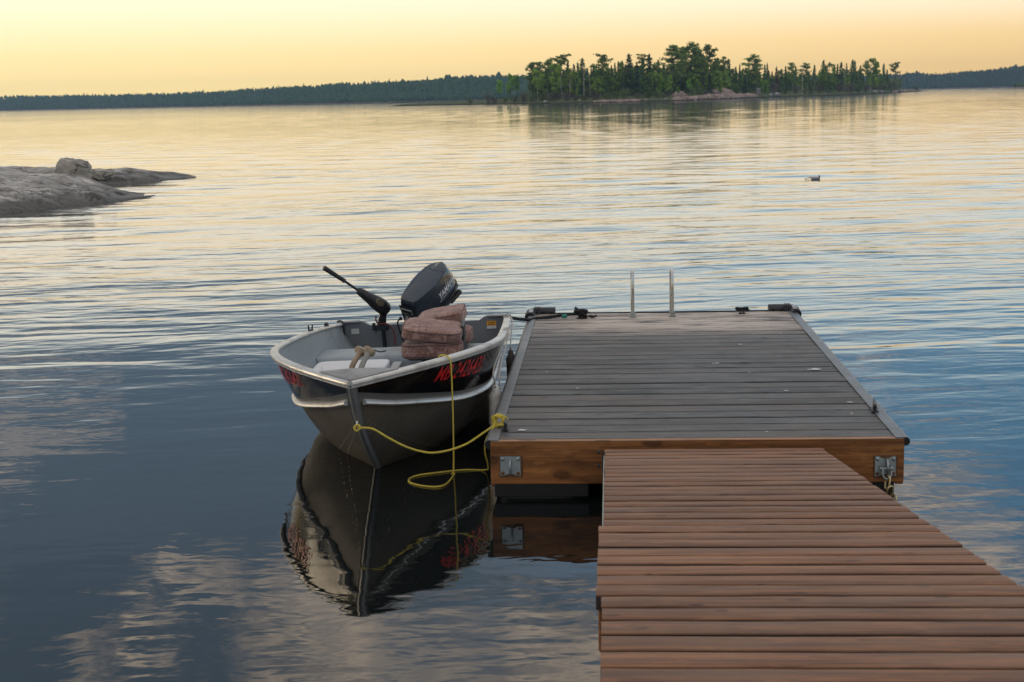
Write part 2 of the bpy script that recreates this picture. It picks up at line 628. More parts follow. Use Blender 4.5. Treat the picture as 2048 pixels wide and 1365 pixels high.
M['fabric'] = fabric()
M['piping'] = worn('brown_piping', (.16, .085, .07), .8, 0, .3, 60)


def granite(name, lo, hi, pink, wet=None, sc=1.0):
    m, t, b = principled(name, hi, .8, spec=.3)
    pos = t.n('ShaderNodeNewGeometry').outputs['Position']
    n1 = t.noise(pos, 1.3*sc, 8, .65, .4)
    n2 = t.noise(pos, 9*sc, 5, .7)
    n3 = t.noise(t.vmul(pos, (1.0, .5, 4.0)), 2.2*sc, 6, .7, .8)
    c = t.mix(t.smooth(n1, .32, .68), lo, hi)
    c = t.mix(t.math('MULTIPLY', t.smooth(n3, .5, .7), .6), c, pink)
    c = t.mix(t.math('MULTIPLY', t.smooth(n2, .58, .72), .45), c, tuple(x*.4 for x in lo))
    ck = t.noise(t.vmul(pos, (.55, 1.6, 1.6)), 1.1*sc, 4, .55, .6)
    ckm = t.smooth(t.math('ABSOLUTE', t.math('SUBTRACT', ck, .5)), .004, .022, 1, 0)
    c = t.mix(t.math('MULTIPLY', ckm, .8), c, tuple(x*.22 for x in lo))
    if wet:
        zz = t.math('ADD', t.sep(pos)[2], t.math('MULTIPLY', t.math('SUBTRACT', n1, .5), wet*1.2))
        k = t.smooth(zz, wet*.35, wet, 1, 0)
        c = t.mix(t.math('MULTIPLY', k, .95), c, (.030, .027, .021))
        t.link(t.smooth(zz, wet*.3, wet, .35, .85), b.inputs['Roughness'])
    t.link(c, b.inputs['Base Color'])
    bump(t, b, t.math('SUBTRACT', t.math('ADD', t.math('MULTIPLY', n1, .11/sc), t.math('MULTIPLY', n2, .022/sc)), t.math('MULTIPLY', ckm, .03/sc)), .9, 1.0)
    return m


M['granite'] = granite('grey_pink_granite', (.22, .205, .185), (.58, .55, .51), (.52, .44, .38), .27, 1.6)
M['granite_pink'] = granite('pink_granite', (.22, .15, .12), (.42, .31, .26), (.45, .29, .23), .22, .25)
M['boulder'] = granite('buff_granite', (.26, .23, .19), (.50, .46, .40), (.40, .34, .27), None, 1.2)
M['boulder_far'] = granite('pale_granite', (.26, .24, .22), (.48, .46, .44), (.45, .34, .30), .15, .4)


def foliage(name, dark, light, accent=None):
    m, t, b = principled(name, light, .75, spec=.15)
    geo = t.n('ShaderNodeNewGeometry').outputs['Position']
    oi = t.n('ShaderNodeObjectInfo').outputs['Random']
    n1 = t.noise(geo, .75, 4, .6)
    n2 = t.noise(geo, 3.1, 2, .6)
    c = t.mix(t.smooth(t.math('ADD', t.math('MULTIPLY', n1, .6), t.math('MULTIPLY', n2, .4)), .36, .64), dark, light)
    if accent:
        c = t.mix(t.math('MULTIPLY', t.smooth(n2, .55, .7), .5), c, accent)
    tone = t.smooth(oi, 0, 1, .75, 1.25)
    c = t.mix(1.0, c, t.comb(tone, tone, t.math('MULTIPLY', tone, .95)), 'MULTIPLY')
    t.link(c, b.inputs['Base Color'])
    tr = t.n('ShaderNodeBsdfTranslucent')
    t.link(c, tr.inputs[0])
    mx = t.n('ShaderNodeMixShader')
    mx.inputs[0].default_value = .3
    t.link(b.outputs[0], mx.inputs[1])
    t.link(tr.outputs[0], mx.inputs[2])
    o = [n for n in m.node_tree.nodes if n.type == 'OUTPUT_MATERIAL'][0]
    t.link(mx.outputs[0], o.inputs[0])
    return m


M['pine'] = foliage('pine_needles', (0.104, 0.164, 0.039), (0.259, 0.363, 0.076))
M['spruce'] = foliage('spruce_needles', (0.065, 0.124, 0.042), (0.168, 0.271, 0.083))
M['leaf'] = foliage('birch_leaves', (0.140, 0.237, 0.028), (0.343, 0.493, 0.065))
M['bright'] = foliage('young_leaves', (0.137, 0.285, 0.032), (0.295, 0.515, 0.068))
M['brush'] = foliage('brown_brush', (0.095, 0.078, 0.054), (0.203, 0.176, 0.115), (0.115, 0.149, 0.061))
M['greybrush'] = foliage('grey_brush', (0.111, 0.085, 0.081), (0.215, 0.176, 0.156), (0.130, 0.143, 0.078))
M['greenbrush'] = foliage('green_brush', (0.073, 0.106, 0.032), (0.186, 0.227, 0.070))
M['rusty'] = foliage('rusty_needles', (0.083, 0.075, 0.039), (0.188, 0.128, 0.068))
M['bark'] = worn('dark_bark', (.050, .040, .032), .9, 0, .4, 3)
M['palebark'] = worn('pale_birch_bark', (.42, .38, .33), .8, 0, .25, 2)
M['drybark'] = worn('dry_grey_wood', (.26, .22, .19), .85, 0, .3, 2)
M['forest'] = foliage('far_forest', (0.038, 0.083, 0.054), (0.085, 0.166, 0.095))


def ground_mat(name, shrub, rock, level):
    m, t, b = principled(name, shrub, .9, spec=.15)
    pos = t.n('ShaderNodeNewGeometry').outputs['Position']
    n1 = t.noise(pos, .18, 6, .65)
    n2 = t.noise(pos, 1.4, 5, .65)
    z = t.math('ADD', t.sep(pos)[2], t.math('MULTIPLY', t.math('SUBTRACT', n1, .5), level*1.6))
    g = t.mix(n2, tuple(x*.6 for x in shrub), tuple(x*1.4 for x in shrub))
    r = t.mix(n2, tuple(x*.6 for x in rock), tuple(x*1.3 for x in rock))
    c = t.mix(t.smooth(z, level*.75, level*1.15), r, g)
    c = t.mix(t.smooth(t.sep(pos)[2], .16, .34, .9, 0), c, (.030, .026, .020))
    t.link(c, b.inputs['Base Color'])
    bump(t, b, n2, .8, .3)
    return m


M['island'] = ground_mat('island_ground', (.085, .105, .042), (.20, .165, .135), .22)
M['hill'] = ground_mat('hill_ground', (.035, .055, .028), (.20, .16, .13), .9)


def water_mat():
    m, t, b = principled('lake_water', (.0065, .0085, .0085), .02, spec=.5, ior=1.65)
    pos = t.n('ShaderNodeNewGeometry').outputs['Position']
    x, y, z = t.sep(pos)
    ca, sa = cos(rad(9)), sin(rad(9))
    xr = t.math('ADD', t.math('MULTIPLY', x, ca), t.math('MULTIPLY', y, sa))
    yr = t.math('SUBTRACT', t.math('MULTIPLY', y, ca), t.math('MULTIPLY', x, sa))
    q1 = t.comb(t.math('MULTIPLY', xr, .30), t.math('MULTIPLY', yr, 1.25), 0.0)
    q2 = t.comb(t.math('MULTIPLY', xr, 1.1), t.math('MULTIPLY', yr, 3.0), 4.0)
    q3 = t.comb(t.math('MULTIPLY', x, 5.0), t.math('MULTIPLY', y, 8.5), 9.0)
    w1 = t.noise(q1, 1.0, 2, .5, .4)
    w2 = t.noise(q2, 1.0, 2, .5, .5)
    w3 = t.noise(q3, 1.0, 2, .5, .3)
    patch = t.noise(t.comb(t.math('MULTIPLY', x, .05), t.math('MULTIPLY', y, .09), 2.0), 1.0, 2, .5)
    patch = t.smooth(patch, .35, .65, .55, 1.25)
    # sheltered, calmer water close to the shore and behind the dock; open water to the right
    open_ = t.smooth(y, 6.0, 20.0, .24, 1.0)
    right = t.smooth(x, -1.5, 3.0, 0.0, .40)
    amp = t.math('MULTIPLY', t.math('MINIMUM', t.math('ADD', open_, right), 1.0), patch)
    amp = t.math('MULTIPLY', amp, t.smooth(y, 18.0, 110.0, 1.0, .22))
    h = t.math('ADD', t.math('MULTIPLY', w1, t.smooth(y, 9.0, 22.0, .042, .008)), t.math('MULTIPLY', w2, t.smooth(y, 10.0, 26.0, .021, .010)))
    h = t.math('MULTIPLY', h, amp)
    h = t.math('ADD', h, t.math('MULTIPLY', w3, t.math('ADD', t.math('MULTIPLY', amp, .0020), .0008)))
    t.link(t.math('ADD', t.smooth(y, 8.0, 60.0, .02, .05), t.smooth(y, 60.0, 300.0, 0.0, .03)), b.inputs['Roughness'])
    bump(t, b, h, 1.0, 1.0)
    return m


M['water'] = water_mat()

# ------------------------------------------------------------------ setting: water
def water_mesh():
    """one sheet to the horizon; real wavelets out on the open lake, flat and sheltered near the dock"""
    ys, y = [-60.0, -8.0, 0.0, 4.0, 7.0, 8.5], 9.0
    while y < 780:
        ys.append(y)
        y += max(.13, .0022*y)
    ys += [820.0, 1000.0, 6500.0]
    ys = np.array(ys)
    u = np.linspace(-1, 1, 230)
    half = np.clip(10 + .64*ys, 6, 600)
    X = (-.06*np.clip(ys, 0, 800))[:, None] + half[:, None]*u[None, :]
    X = np.concatenate([np.full((len(ys), 1), -6000.0), X, np.full((len(ys), 1), 6000.0)], 1)
    Y = np.repeat(ys[:, None], X.shape[1], 1)
    Z = np.zeros_like(X)
    rng = np.random.default_rng(4)
    sp = np.maximum(.13, .0022*ys)
    for k in range(54):
        lam = math.exp(rng.uniform(math.log(.45), math.log(3.2)))
        th = rng.normal(-.12, .36)
        ph = rng.uniform(0, 2*pi)
        sl = .0043*rng.uniform(.6, 1.3)*(1.2 if lam < 1.4 else .85)
        fade = np.clip((lam/sp - 2.6)/2.5, 0, 1)
        Z += (sl*lam/(2*pi)*fade)[:, None]*np.sin(2*pi/lam*(Y*cos(th) + X*sin(th)) + ph)
    env = np.clip((ys - 9)/17, 0, 1)
    env = env*env*(3-2*env)*np.clip((790 - ys)/40, 0, 1)
    gust = .82 + .30*np.sin(X*.021 + Y*.013 + 1.0)*np.sin(Y*.047 - X*.008)
    Z *= env[:, None]*gust
    Z[:, 0] = Z[:, -1] = 0
    nr, nc = X.shape
    me = bpy.data.meshes.new('water')
    co = np.stack([X, Y, Z], -1).reshape(-1, 3)
    idx = np.arange(nr*nc).reshape(nr, nc)
    q = np.stack([idx[:-1, :-1], idx[:-1, 1:], idx[1:, 1:], idx[1:, :-1]], -1).reshape(-1, 4)
    me.vertices.add(len(co))
    me.vertices.foreach_set('co', co.astype(np.float32).ravel())
    me.loops.add(q.size)
    me.loops.foreach_set('vertex_index', q.astype(np.int32).ravel())
    me.polygons.add(len(q))
    me.polygons.foreach_set('loop_start', np.arange(0, q.size, 4, dtype=np.int32))
    me.polygons.foreach_set('use_smooth', np.ones(len(q), dtype=bool))
    me.update()
    me.validate()
    me.materials.append(M['water'])
    return me


wo_ = bpy.data.objects.new('water', water_mesh())
COL.objects.link(wo_)
tag(wo_, kind='structure')


def horizon_y(px):
    return 218.5 - 0.0238 * px


def place(px, Y):
    """world X of the sight line through column px at distance Y"""
    return at(px, horizon_y(px), Y).x


# ------------------------------------------------------------------ setting: far hills and their forest
def ridge(name, shore, top, x0, x1, n_trees, seed):
    rng = random.Random(seed)
    rows = []
    cols = [x0 + (x1-x0)*i/60 for i in range(61)]
    def ground(px, v):
        Y = interp(px, shore) + v
        total = at(px, interp(px, top), interp(px, shore) + 60).z
        hill = max(2.0, total - 3.6)
        k = max(0.0, min(1.0, v/80.0))
        z = -0.4 + .9*min(1, max(0, v)/3.0) + hill*(k*k*(3-2*k)) + mnoise.noise(Vector((px*.02, v*.03, seed)))*1.2*k
        return Vector((place(px, Y), Y, z))
    for v in (-2, 0, 1.5, 3, 8, 20, 40, 60, 90, 160):
        rows.append([ground(px, v) if v < 150 else ground(px, 90) + Vector((0, 120, -40)) for px in cols])
    g = MB()
    g.grid(rows)
    tag(g.build(name, M['hill'], angle=180), kind='structure')
    f = MB()
    for i in range(n_trees):
        px = rng.uniform(x0, x1)
        v = 3 + 85*rng.random()**1.3
        p = ground(px, v)
        conifer = rng.random() < .80
        h = rng.uniform(2.8, 4.6) * (1.35 if rng.random() < .04 else 1.0)
        if v < 12:
            h *= .8
        r = h*rng.uniform(.12, .19) if conifer else h*rng.uniform(.24, .34)
        a0 = rng.uniform(0, 6.28)
        k = 5
        prof = [(.02, .75), (.30, 1.0), (.34, .78), (.58, .66), (.62, .46), (.84, .28), (1.0, .02)] if conifer else \
               [(.05, .35), (.28, .85), (.48, 1.0), (.66, .92), (.82, .66), (.94, .36), (1.0, .05)]
        vs, fs = [], []
        for (t_, rr) in prof:
            for j in range(k):
                th = a0 + 2*pi*j/k
                q = rr*r*rng.uniform(.70, 1.25)
                vs.append(p + Vector((q*cos(th), q*sin(th), t_*h*(1 + rng.uniform(-.03, .03)))))
        for a in range(len(prof)-1):
            for j in range(k):
                fs.append((a*k+j, a*k+(j+1) % k, (a+1)*k+(j+1) % k, (a+1)*k+j))
        f.add(vs, fs)
    return f


shoreL = [(-900, 1520), (-160, 1500), (0, 1400), (400, 1060), (800, 800), (1100, 760), (1400, 800)]
topL = [(-900, 206), (-160, 196), (0, 194), (130, 192), (330, 189), (420, 185), (500, 180), (640, 172), (740, 168), (800, 164), (880, 158), (960, 154), (1060, 150), (1200, 152), (1400, 165)]
fl = ridge('hill', shoreL, topL, -900, 1400, 21000, 3)
tag(fl.build('forest', M['forest'], angle=180), 'dark wooded hillside along the far left shore', 'forest', kind='stuff')
shoreR = [(1500, 1250), (1750, 1250), (2240, 1200), (3300, 1150)]
topR = [(1500, 158), (1650, 152), (1800, 150), (1850, 148), (1900, 148), (1950, 143), (2000, 137), (2060, 132), (2240, 122), (2700, 112), (3300, 118)]
fr_ = ridge('hill', shoreR, topR, 1500, 3300, 17000, 11)
tag(fr_.build('forest', M['forest'], angle=180), 'dark blue-green wood on the far right shore', 'forest', kind='stuff')

# ------------------------------------------------------------------ setting: the island
SHORE = [(780, 392), (860, 384), (930, 378), (1080, 342), (1200, 325), (1300, 328), (1400, 338), (1540, 392), (1700, 442), (1800, 540), (1850, 600)]
HF = [(780, .02), (805, .25), (930, .45), (1000, .50), (1060, .85), (1200, 1.0), (1420, 1.35), (1500, 1.2), (1700, 1.1), (1780, .8), (1830, .55), (1846, .05), (1860, 0)]
WF = [(780, .10), (930, .18), (1000, .4), (1060, .9), (1200, 1.0), (1700, 1.0), (1800, .5), (1860, .15)]


def island_pt(px, v):
    jag = mnoise.noise(Vector((px*.045, 0, 5)))*2.2 + mnoise.noise(Vector((px*.17, 0, 9)))*.9
    Y = sinterp(px, SHORE) + v*interp(px, WF) + jag
    prof = interp(v, [(-4, -.9), (-.6, -.25), (0, .0), (.8, .28), (3, .55), (9, .95), (22, 1.7), (45, 2.0), (60, 1.4), (72, -.6)])
    z = prof*interp(px, HF) if prof > 0 else prof
    if v > 0:
        z += (mnoise.noise(Vector((px*.08, v*.3, 1))) * .22 + .05)*min(1, v/2)*interp(px, HF)
    return Vector((place(px, Y), Y, z))


mb = MB()
vv = (-4, -.6, 0, .4, .8, 1.6, 3, 5, 9, 14, 22, 33, 45, 60, 72)
cols = [780 + i*3.0 for i in range(28*13)]
cols = [c for c in cols if c <= 1858]
mb.grid([[island_pt(c, v) for c in cols] for v in vv])
tag(mb.build('island', M['island'], angle=180), kind='structure')


# ------------------------------------------------------------------ tree kinds (unit height, shared meshes)
def leafq(mb_, c, size, rng, flat=0.0):
    n = Vector((rng.gauss(0, 1), rng.gauss(0, 1), rng.gauss(0, 1) + flat*2.5)).normalized()
    a = n.orthogonal().normalized()
    b = n.cross(a)
    th = rng.uniform(0, 6.28)
    a, b = a*cos(th) + b*sin(th), b*cos(th) - a*sin(th)
    s1, s2 = size*rng.uniform(.7, 1.4), size*rng.uniform(.4, .8)
    mb_.add([c - a*s1, c - b*s2, c + a*s1, c + b*s2], [(0, 1, 2, 3)])


def trunk_mb(top, r, bend, rng, seg=7):
    p, pts = Vector((0, 0, -.03)), []
    for i in range(seg+1):
        t = i/seg
        pts.append(Vector((bend[0]*t*t, bend[1]*t*t, -.03 + (top+.03)*t)) + Vector((rng.uniform(-1, 1), rng.uniform(-1, 1), 0))*r*.5*t)
    m = MB()
    m.tube(pts, [max(r*(1-.85*i/seg), r*.12) for i in range(seg+1)], 6)
    return m, pts


def along(pts, t):
    t = max(0, min(.9999, t))*(len(pts)-1)
    i = int(t)
    return pts[i].lerp(pts[i+1], t-i)


def make_pine(seed, spread=.20, low=.35, lean=.05, tufts=24):
    rng = random.Random(seed)
    tr, pts = trunk_mb(.97, .016, (rng.uniform(-lean, lean), 0), rng)
    cr = MB()
    wind = rng.uniform(-.5, .5)
    for i in range(tufts):
        t = low + (1-low)*(i+rng.random()*.8)/tufts
        t = min(t, .985)
        o = along(pts, t)
        u = (t-low)/(1-low)
        L = spread*(.45 + 1.0*sin(pi*min(1, .18+.72*u)))*rng.uniform(.45, 1.2)
        if rng.random() < .16:
            L *= 1.35
        th = rng.uniform(0, 2*pi)
        d = Vector((cos(th) + wind*.4, sin(th), rng.uniform(.05, .45)))
        e = o + d*L
        tr.tube([o, o.lerp(e, .5) + Vector((0, 0, -.01)), e], [.005, .004, .002], 4, caps=False)
        for c in range(3):
            cc = o.lerp(e, .5 + .25*c) + Vector((rng.gauss(0, .012), rng.gauss(0, .012), .012))
            R = (.028 + .020*rng.random())*(1.15 - .25*u)
            for k in range(24):
                q = Vector((rng.gauss(0, 1), rng.gauss(0, 1), rng.gauss(0, .45)))*R
                leafq(cr, cc + q, .024, rng, .5)
    top = along(pts, .99)
    for k in range(40):
        leafq(cr, top + Vector((rng.gauss(0, .028), rng.gauss(0, .028), rng.gauss(0, .02))), .022, rng, .3)
    return tr, cr


def make_spruce(seed, rad_=.15, low=.08, ragged=.3):
    rng = random.Random(seed)
    tr, pts = trunk_mb(.98, .012, (rng.uniform(-.02, .02), 0), rng)
    cr = MB()
    n = 30
    for i in range(n):
        t = low + (1-low)*i/n
        u = (t-low)/(1-low)
        R = rad_*((1-u)**.85)*rng.uniform(1-ragged, 1+ragged) + .008
        o = along(pts, t)
        for b in range(7):
            th = rng.uniform(0, 2*pi)
            e = o + Vector((cos(th)*R, sin(th)*R, -R*.38 + rng.uniform(-.01, .02)))*1.0
            for c in range(5):
                f = .25 + .75*(c+rng.random())/5
                leafq(cr, o.lerp(e, f) + Vector((rng.gauss(0, .008), rng.gauss(0, .008), rng.gauss(0, .008))), .034*(1-.45*u), rng, .6)
    for k in range(10):
        leafq(cr, Vector((pts[-1].x, pts[-1].y, .94 + .06*k/10)) + Vector((rng.gauss(0, .004), rng.gauss(0, .004), 0)), .014, rng)
    return tr, cr


def make_leafy(seed, w=.22, low=.35, clumps=20, bare=False, fork=True):
    rng = random.Random(seed)
    tr, pts = trunk_mb(.80, .012, (rng.uniform(-.06, .06), 0), rng)
    cr = MB()
    for i in range(clumps):
        u = (i + rng.random())/clumps
        z = low + (1-low)*u*.95
        R = w*(.35 + .75*sin(pi*min(.95, .15+.8*u)))*rng.uniform(.3, 1.0)
        th = rng.uniform(0, 2*pi)
        o = along(pts, min(.98, z/.85*.8))
        c = Vector((pts[-1].x*z + cos(th)*R, sin(th)*R, z))
        tr.tube([o, o.lerp(c, .6) + Vector((0, 0, .01)), c], [.006, .004, .002], 4, caps=False)
        rr = rng.uniform(.05, .085)
        for k in range(60):
            q = Vector((rng.gauss(0, 1), rng.gauss(0, 1), rng.gauss(0, .85))).normalized()*rr*rng.random()**.35
            leafq(cr, c + q, .025, rng, .2)
    return tr, cr


def make_snag(seed):
    rng = random.Random(seed)
    tr, pts = trunk_mb(1.0, .014, (rng.uniform(-.12, .12), 0), rng)
    for i in range(11):
        t = rng.uniform(.45, .97)
        o = along(pts, t)
        th = rng.uniform(0, 6.28)
        L = rng.uniform(.05, .16)
        e = o + Vector((cos(th)*L, sin(th)*L, L*rng.uniform(.4, 1.3)))
        tr.tube([o, o.lerp(e, .5) + Vector((0, 0, -.006)), e], [.006, .004, .0015], 4, caps=False)
    return tr


def make_shrub(seed, stems=26, leaves=520, w=.62):
    rng = random.Random(seed)
    m = MB()
    for i in range(stems):
        th, rr = rng.uniform(0, 6.28), rng.random()**.6
        e = Vector((cos(th)*w*rr, sin(th)*w*rr, (1-.45*rr*rr)*rng.uniform(.75, 1.05)))
        m.tube([Vector((e.x*.25, e.y*.25, -.05)), Vector((e.x*.55, e.y*.55, e.z*.5)), e], [.012, .009, .003], 4, caps=False)
        for k in range(leaves//stems):
            f = rng.uniform(.35, 1.0)
            p = Vector((e.x*lerp(.3, 1, f), e.y*lerp(.3, 1, f), e.z*f))
            leafq(m, p + Vector((rng.gauss(0, .05), rng.gauss(0, .05), rng.gauss(0, .04))), .036, rng)
    return m


TREE = {}


def reg(kind, pairs, bark, leaf):
    TREE[kind] = [(a.mesh('trunk', M[bark], 60), b.mesh('crown', M[leaf], None)) for a, b in pairs]


reg('pine', [make_pine(1, .155, .22, .05, 32), make_pine(2, .14, .28, .08, 30), make_pine(3, .165, .18, .06, 36), make_pine(4, .13, .34, .1, 26)], 'bark', 'pine')
reg('wisp', [make_pine(21, .17, .62, .16, 12), make_pine(22, .14, .55, .2, 11)], 'bark', 'pine')
reg('spruce', [make_spruce(5), make_spruce(6, .13), make_spruce(7, .17, .1, .4), make_spruce(8, .11)], 'bark', 'spruce')
reg('rusty', [make_spruce(15, .19, .1, .4)], 'bark', 'rusty')
reg('birch', [make_leafy(9, .20, .40), make_leafy(10, .24, .45, 22)], 'palebark', 'leaf')
reg('leafy', [make_leafy(11, .24, .22, 24), make_leafy(12, .28, .18, 26), make_leafy(13, .20, .25, 20)], 'bark', 'leaf')
reg('bright', [make_leafy(14, .17, .30, 22), make_leafy(16, .15, .42, 18), make_leafy(17, .2, .15, 22)], 'bark', 'bright')
SNAG = [make_snag(31).mesh('snag', M['palebark'], 60), make_snag(32).mesh('snag', M['palebark'], 60)]
SHRUB = {k: [make_shrub(s).mesh('shrub', M[k], None) for s in ss] for k, ss in
         {'brush': (41, 42), 'greybrush': (43, 44), 'greenbrush': (45, 46), 'bright': (47,)}.items()}
NAMES = {'pine': 'pine_tree', 'wisp': 'pine_tree', 'spruce': 'spruce_tree', 'rusty': 'spruce_tree', 'birch': 'birch_tree', 'leafy': 'broadleaf_tree', 'bright': 'young_tree'}
CATS = {'pine': 'pine tree', 'wisp': 'pine tree', 'spruce': 'spruce tree', 'rusty': 'spruce tree', 'birch': 'birch tree', 'leafy': 'tree', 'bright': 'tree'}
SHARED = {'pine': ('broad dark pine crown mixed into the island treeline', 'pines on the island'),
          'spruce': ('narrow dark spruce spire in the island treeline', 'spruces on the island'),
          'leafy': ('round mid-green tree crowded between the island conifers', 'leafy trees on the island'),
          'bright': ('fresh green young tree at the foot of the island wood', 'young trees on the island'),
          'birch': ('pale-stemmed birch within the island wood', 'birches on the island'),
          'brush': ('brownish bush along the island shore', 'brown bushes on the island'),
          'greybrush': ('leafless grey-brown bush along the island shore', 'grey bushes on the island'),
          'greenbrush': ('low green bush along the island shore', 'green bushes on the island')}
trng = random.Random(5)


def tree(px, top, kind, v=18, wide=1.0, label=None, var=None, back=False):
    base_ = island_pt(px, v)
    X, Y, Z = base_
    h = at(px, top, Y).z - Z + .1
    lib = TREE[kind]
    tr, cr = lib[var if var is not None else trng.randrange(len(lib))]
    lab, grp = (label, None) if label else SHARED[kind]
    if back:
        lab, grp = 'dark tree in the back row of the island wood, behind the others', 'back row of the island wood'
    grp = grp or SHARED.get({'wisp': 'pine', 'rusty': 'spruce'}.get(kind, kind))[1]
    r = empty(NAMES[kind], (X, Y, Z), (0, 0, trng.uniform(0, 6.28)), lab, CATS[kind], grp)
    r.scale = (h*wide, h*wide, h)
    inst('trunk', tr, r)
    inst('crown', cr, r)


nbush = {}


def shrub(px, top, kind, v=3.5, wide=1.0, label=None):
    p = island_pt(px, v)
    h = max(.5, at(px, top, p.y).z - p.z)
    me = trng.choice(SHRUB[kind])
    i_ = nbush[kind] = nbush.get(kind, -1) + 1
    grp = SHARED[kind][1]
    lab = label or '%s, %s of its kind from the left' % (SHARED[kind][0], ORD[i_])
    o = inst('bush', me, None, p, (0, 0, trng.uniform(0, 6.28)), (h*wide, h*wide, h))
    tag(o, lab, 'bush', grp or 'bushes of the islands')


# back rows first: they close the wood behind the trees one can name
ORD = ['first', 'second', 'third', 'fourth', 'fifth', 'sixth', 'seventh', 'eighth', 'ninth', 'tenth', 'eleventh', 'twelfth', 'thirteenth', 'fourteenth', 'fifteenth', 'sixteenth', 'seventeenth', 'eighteenth', 'nineteenth', 'twentieth']
ORD += ['twenty-' + o_ for o_ in ORD[:9]] + ['thirtieth'] + ['thirty-' + o_ for o_ in ORD[:9]] + ['fortieth'] + ['forty-' + o_ for o_ in ORD[:9]]
for px in range(1066, 1796, 6):
    lo = interp(px, [(1072, 146), (1120, 140), (1200, 142), (1300, 132), (1420, 128), (1480, 140), (1600, 146), (1700, 142), (1790, 154)])
    k = trng.choice(['spruce', 'spruce', 'leafy', 'pine'])
    tree(px + trng.uniform(-3, 3), lo + trng.uniform(-5, 9), k, trng.uniform(26, 44), 1.25 if k == 'spruce' else 1.05, None, None, True)
    k = trng.choice(['spruce', 'leafy', 'leafy'])
    tree(px + trng.uniform(-3, 3), lo + 13 + trng.uniform(-6, 10), k, trng.uniform(12, 24), 1.3, None, None, True)
front = [
    (1000, 161, 'bright', 12, 1.0, 'small bright green tree at the left end of the island', 1),
    (1021, 149, 'bright', 14, .95, 'tall bright green tree left of the island wood', 0),
    (1034, 152, 'bright', 16, .8, 'slim bright green tree beside the wood\'s left edge', 1),
    (1066, 127, 'pine', 18, .9, 'ragged pine at the left edge of the island wood', 1),
    (1080, 126, 'pine', 24, .9), (1075, 139, 'birch', 9, 1.05, 'yellow-green birch with forked pale stems on the left', 0),
    (1100, 121, 'pine', 22, .9), (1112, 128, 'leafy', 12, .95, 'full green leafy tree left of the crooked pine', 0),
    (1121, 111, 'wisp', 20, 1.1, 'crooked pine with a single tuft at the top', 0),
    (1136, 122, 'spruce', 16), (1140, 141, 'birch', 8, .9), (1149, 128, 'spruce', 20), (1157, 125, 'spruce', 19),
    (1165, 116, 'spruce', 15, 1.2, 'tall spruce standing behind the white leaning trunk', 2),
    (1150, 146, 'leafy', 10, .8), (1183, 136, 'spruce', 18, .8), (1188, 131, 'spruce', 20, .8),
    (1205, 112, 'pine', 16, 1.05, 'wide-armed pine left of the slender spruces', 2),
    (1197, 158, 'leafy', 7, 1.1), (1224, 131, 'spruce', 20, .8), (1231, 125, 'spruce', 22, .8), (1237, 122, 'spruce', 22, .8),
    (1247, 124, 'leafy', 18, .85), (1259, 107, 'spruce', 16, 1.25, 'tallest broad spruce left of the big pines', 2),
    (1277, 111, 'wisp', 22, 1.0, 'thin bent pine between two spruces', 1), (1274, 123, 'spruce', 17, .9),
    (1286, 115, 'spruce', 14, 1.2), (1299, 108, 'spruce', 17, 1.2), (1317, 119, 'spruce', 20, .95),
    (1326, 157, 'bright', 6, 1.0), (1340, 150, 'leafy', 9, 1.0),
    (1346, 93, 'pine', 16, 1.0, 'huge pine with long arms, left of the tallest group', 0),
    (1362, 97, 'pine', 24, .9), (1381, 90, 'pine', 18, 1.05, 'tallest dark pine in the middle of the island', 2),
    (1395, 96, 'pine', 26, .85), (1402, 104, 'pine', 16, .9),
    (1422, 92, 'pine', 17, .85, 'tall open pine, right one of the tallest group', 3),
    (1434, 118, 'pine', 22, .8), (1445, 116, 'wisp', 20, .9, 'nearly bare thin pine right of the tallest group', 1),
    (1457, 117, 'spruce', 16, 1.05), (1472, 133, 'spruce', 18), (1479, 128, 'spruce', 20, .7),
    (1490, 138, 'leafy', 20, .9), (1505, 113, 'pine', 15, 1.05, 'round-topped pine standing above the little shed', 2),
    (1514, 126, 'pine', 18, .8), (1530, 129, 'spruce', 16, .9), (1534, 126, 'spruce', 18, .7),
    (1552, 134, 'rusty', 12, 1.0, 'rust-tinged spruce right of the little shed', 0),
    (1563, 138, 'spruce', 16), (1571, 133, 'spruce', 18), (1583, 127, 'pine', 16, .8), (1591, 135, 'spruce', 20),
    (1610, 129, 'pine', 18, .85), (1628, 130, 'spruce', 16, 1.1), (1646, 120, 'spruce', 18, 1.3),
    (1657, 127, 'leafy', 11, 1.05, 'dense round green tree left of the bare white trunk', 1),
    (1668, 129, 'spruce', 16), (1674, 128, 'spruce', 18), (1682, 124, 'spruce', 15, 1.2), (1693, 126, 'spruce', 20, .7),
    (1704, 119, 'spruce', 16, 1.15), (1709, 121, 'spruce', 19), (1720, 131, 'spruce', 14, 1.2),
    (1741, 118, 'birch', 12, 1.15, 'spreading birch with a forked white stem, far right', 1), (1752, 124, 'leafy', 18, .9),
    (1767, 127, 'spruce', 15), (1774, 139, 'spruce', 13),
    (1789, 126, 'wisp', 14, .9, 'dark twisted pine at the right end of the island', 0),
    (1378, 160, 'bright', 4, 1.0), (1473, 168, 'bright', 3, .9), (1531, 162, 'bright', 5, 1.2), (1356, 174, 'bright', 2.5, 1.1),
    (1420, 150, 'spruce', 9, 1.5), (1300, 150, 'spruce', 9, 1.5), (1440, 152, 'leafy', 8, 1.1), (1490, 150, 'spruce', 8, 1.5), (1660, 155, 'spruce', 7, 1.4),
]
WORD = {'pine': 'broad dark pine', 'spruce': 'narrow dark spruce spire', 'leafy': 'round mid-green tree', 'bright': 'fresh green sapling', 'birch': 'pale-stemmed birch'}
seen = {}
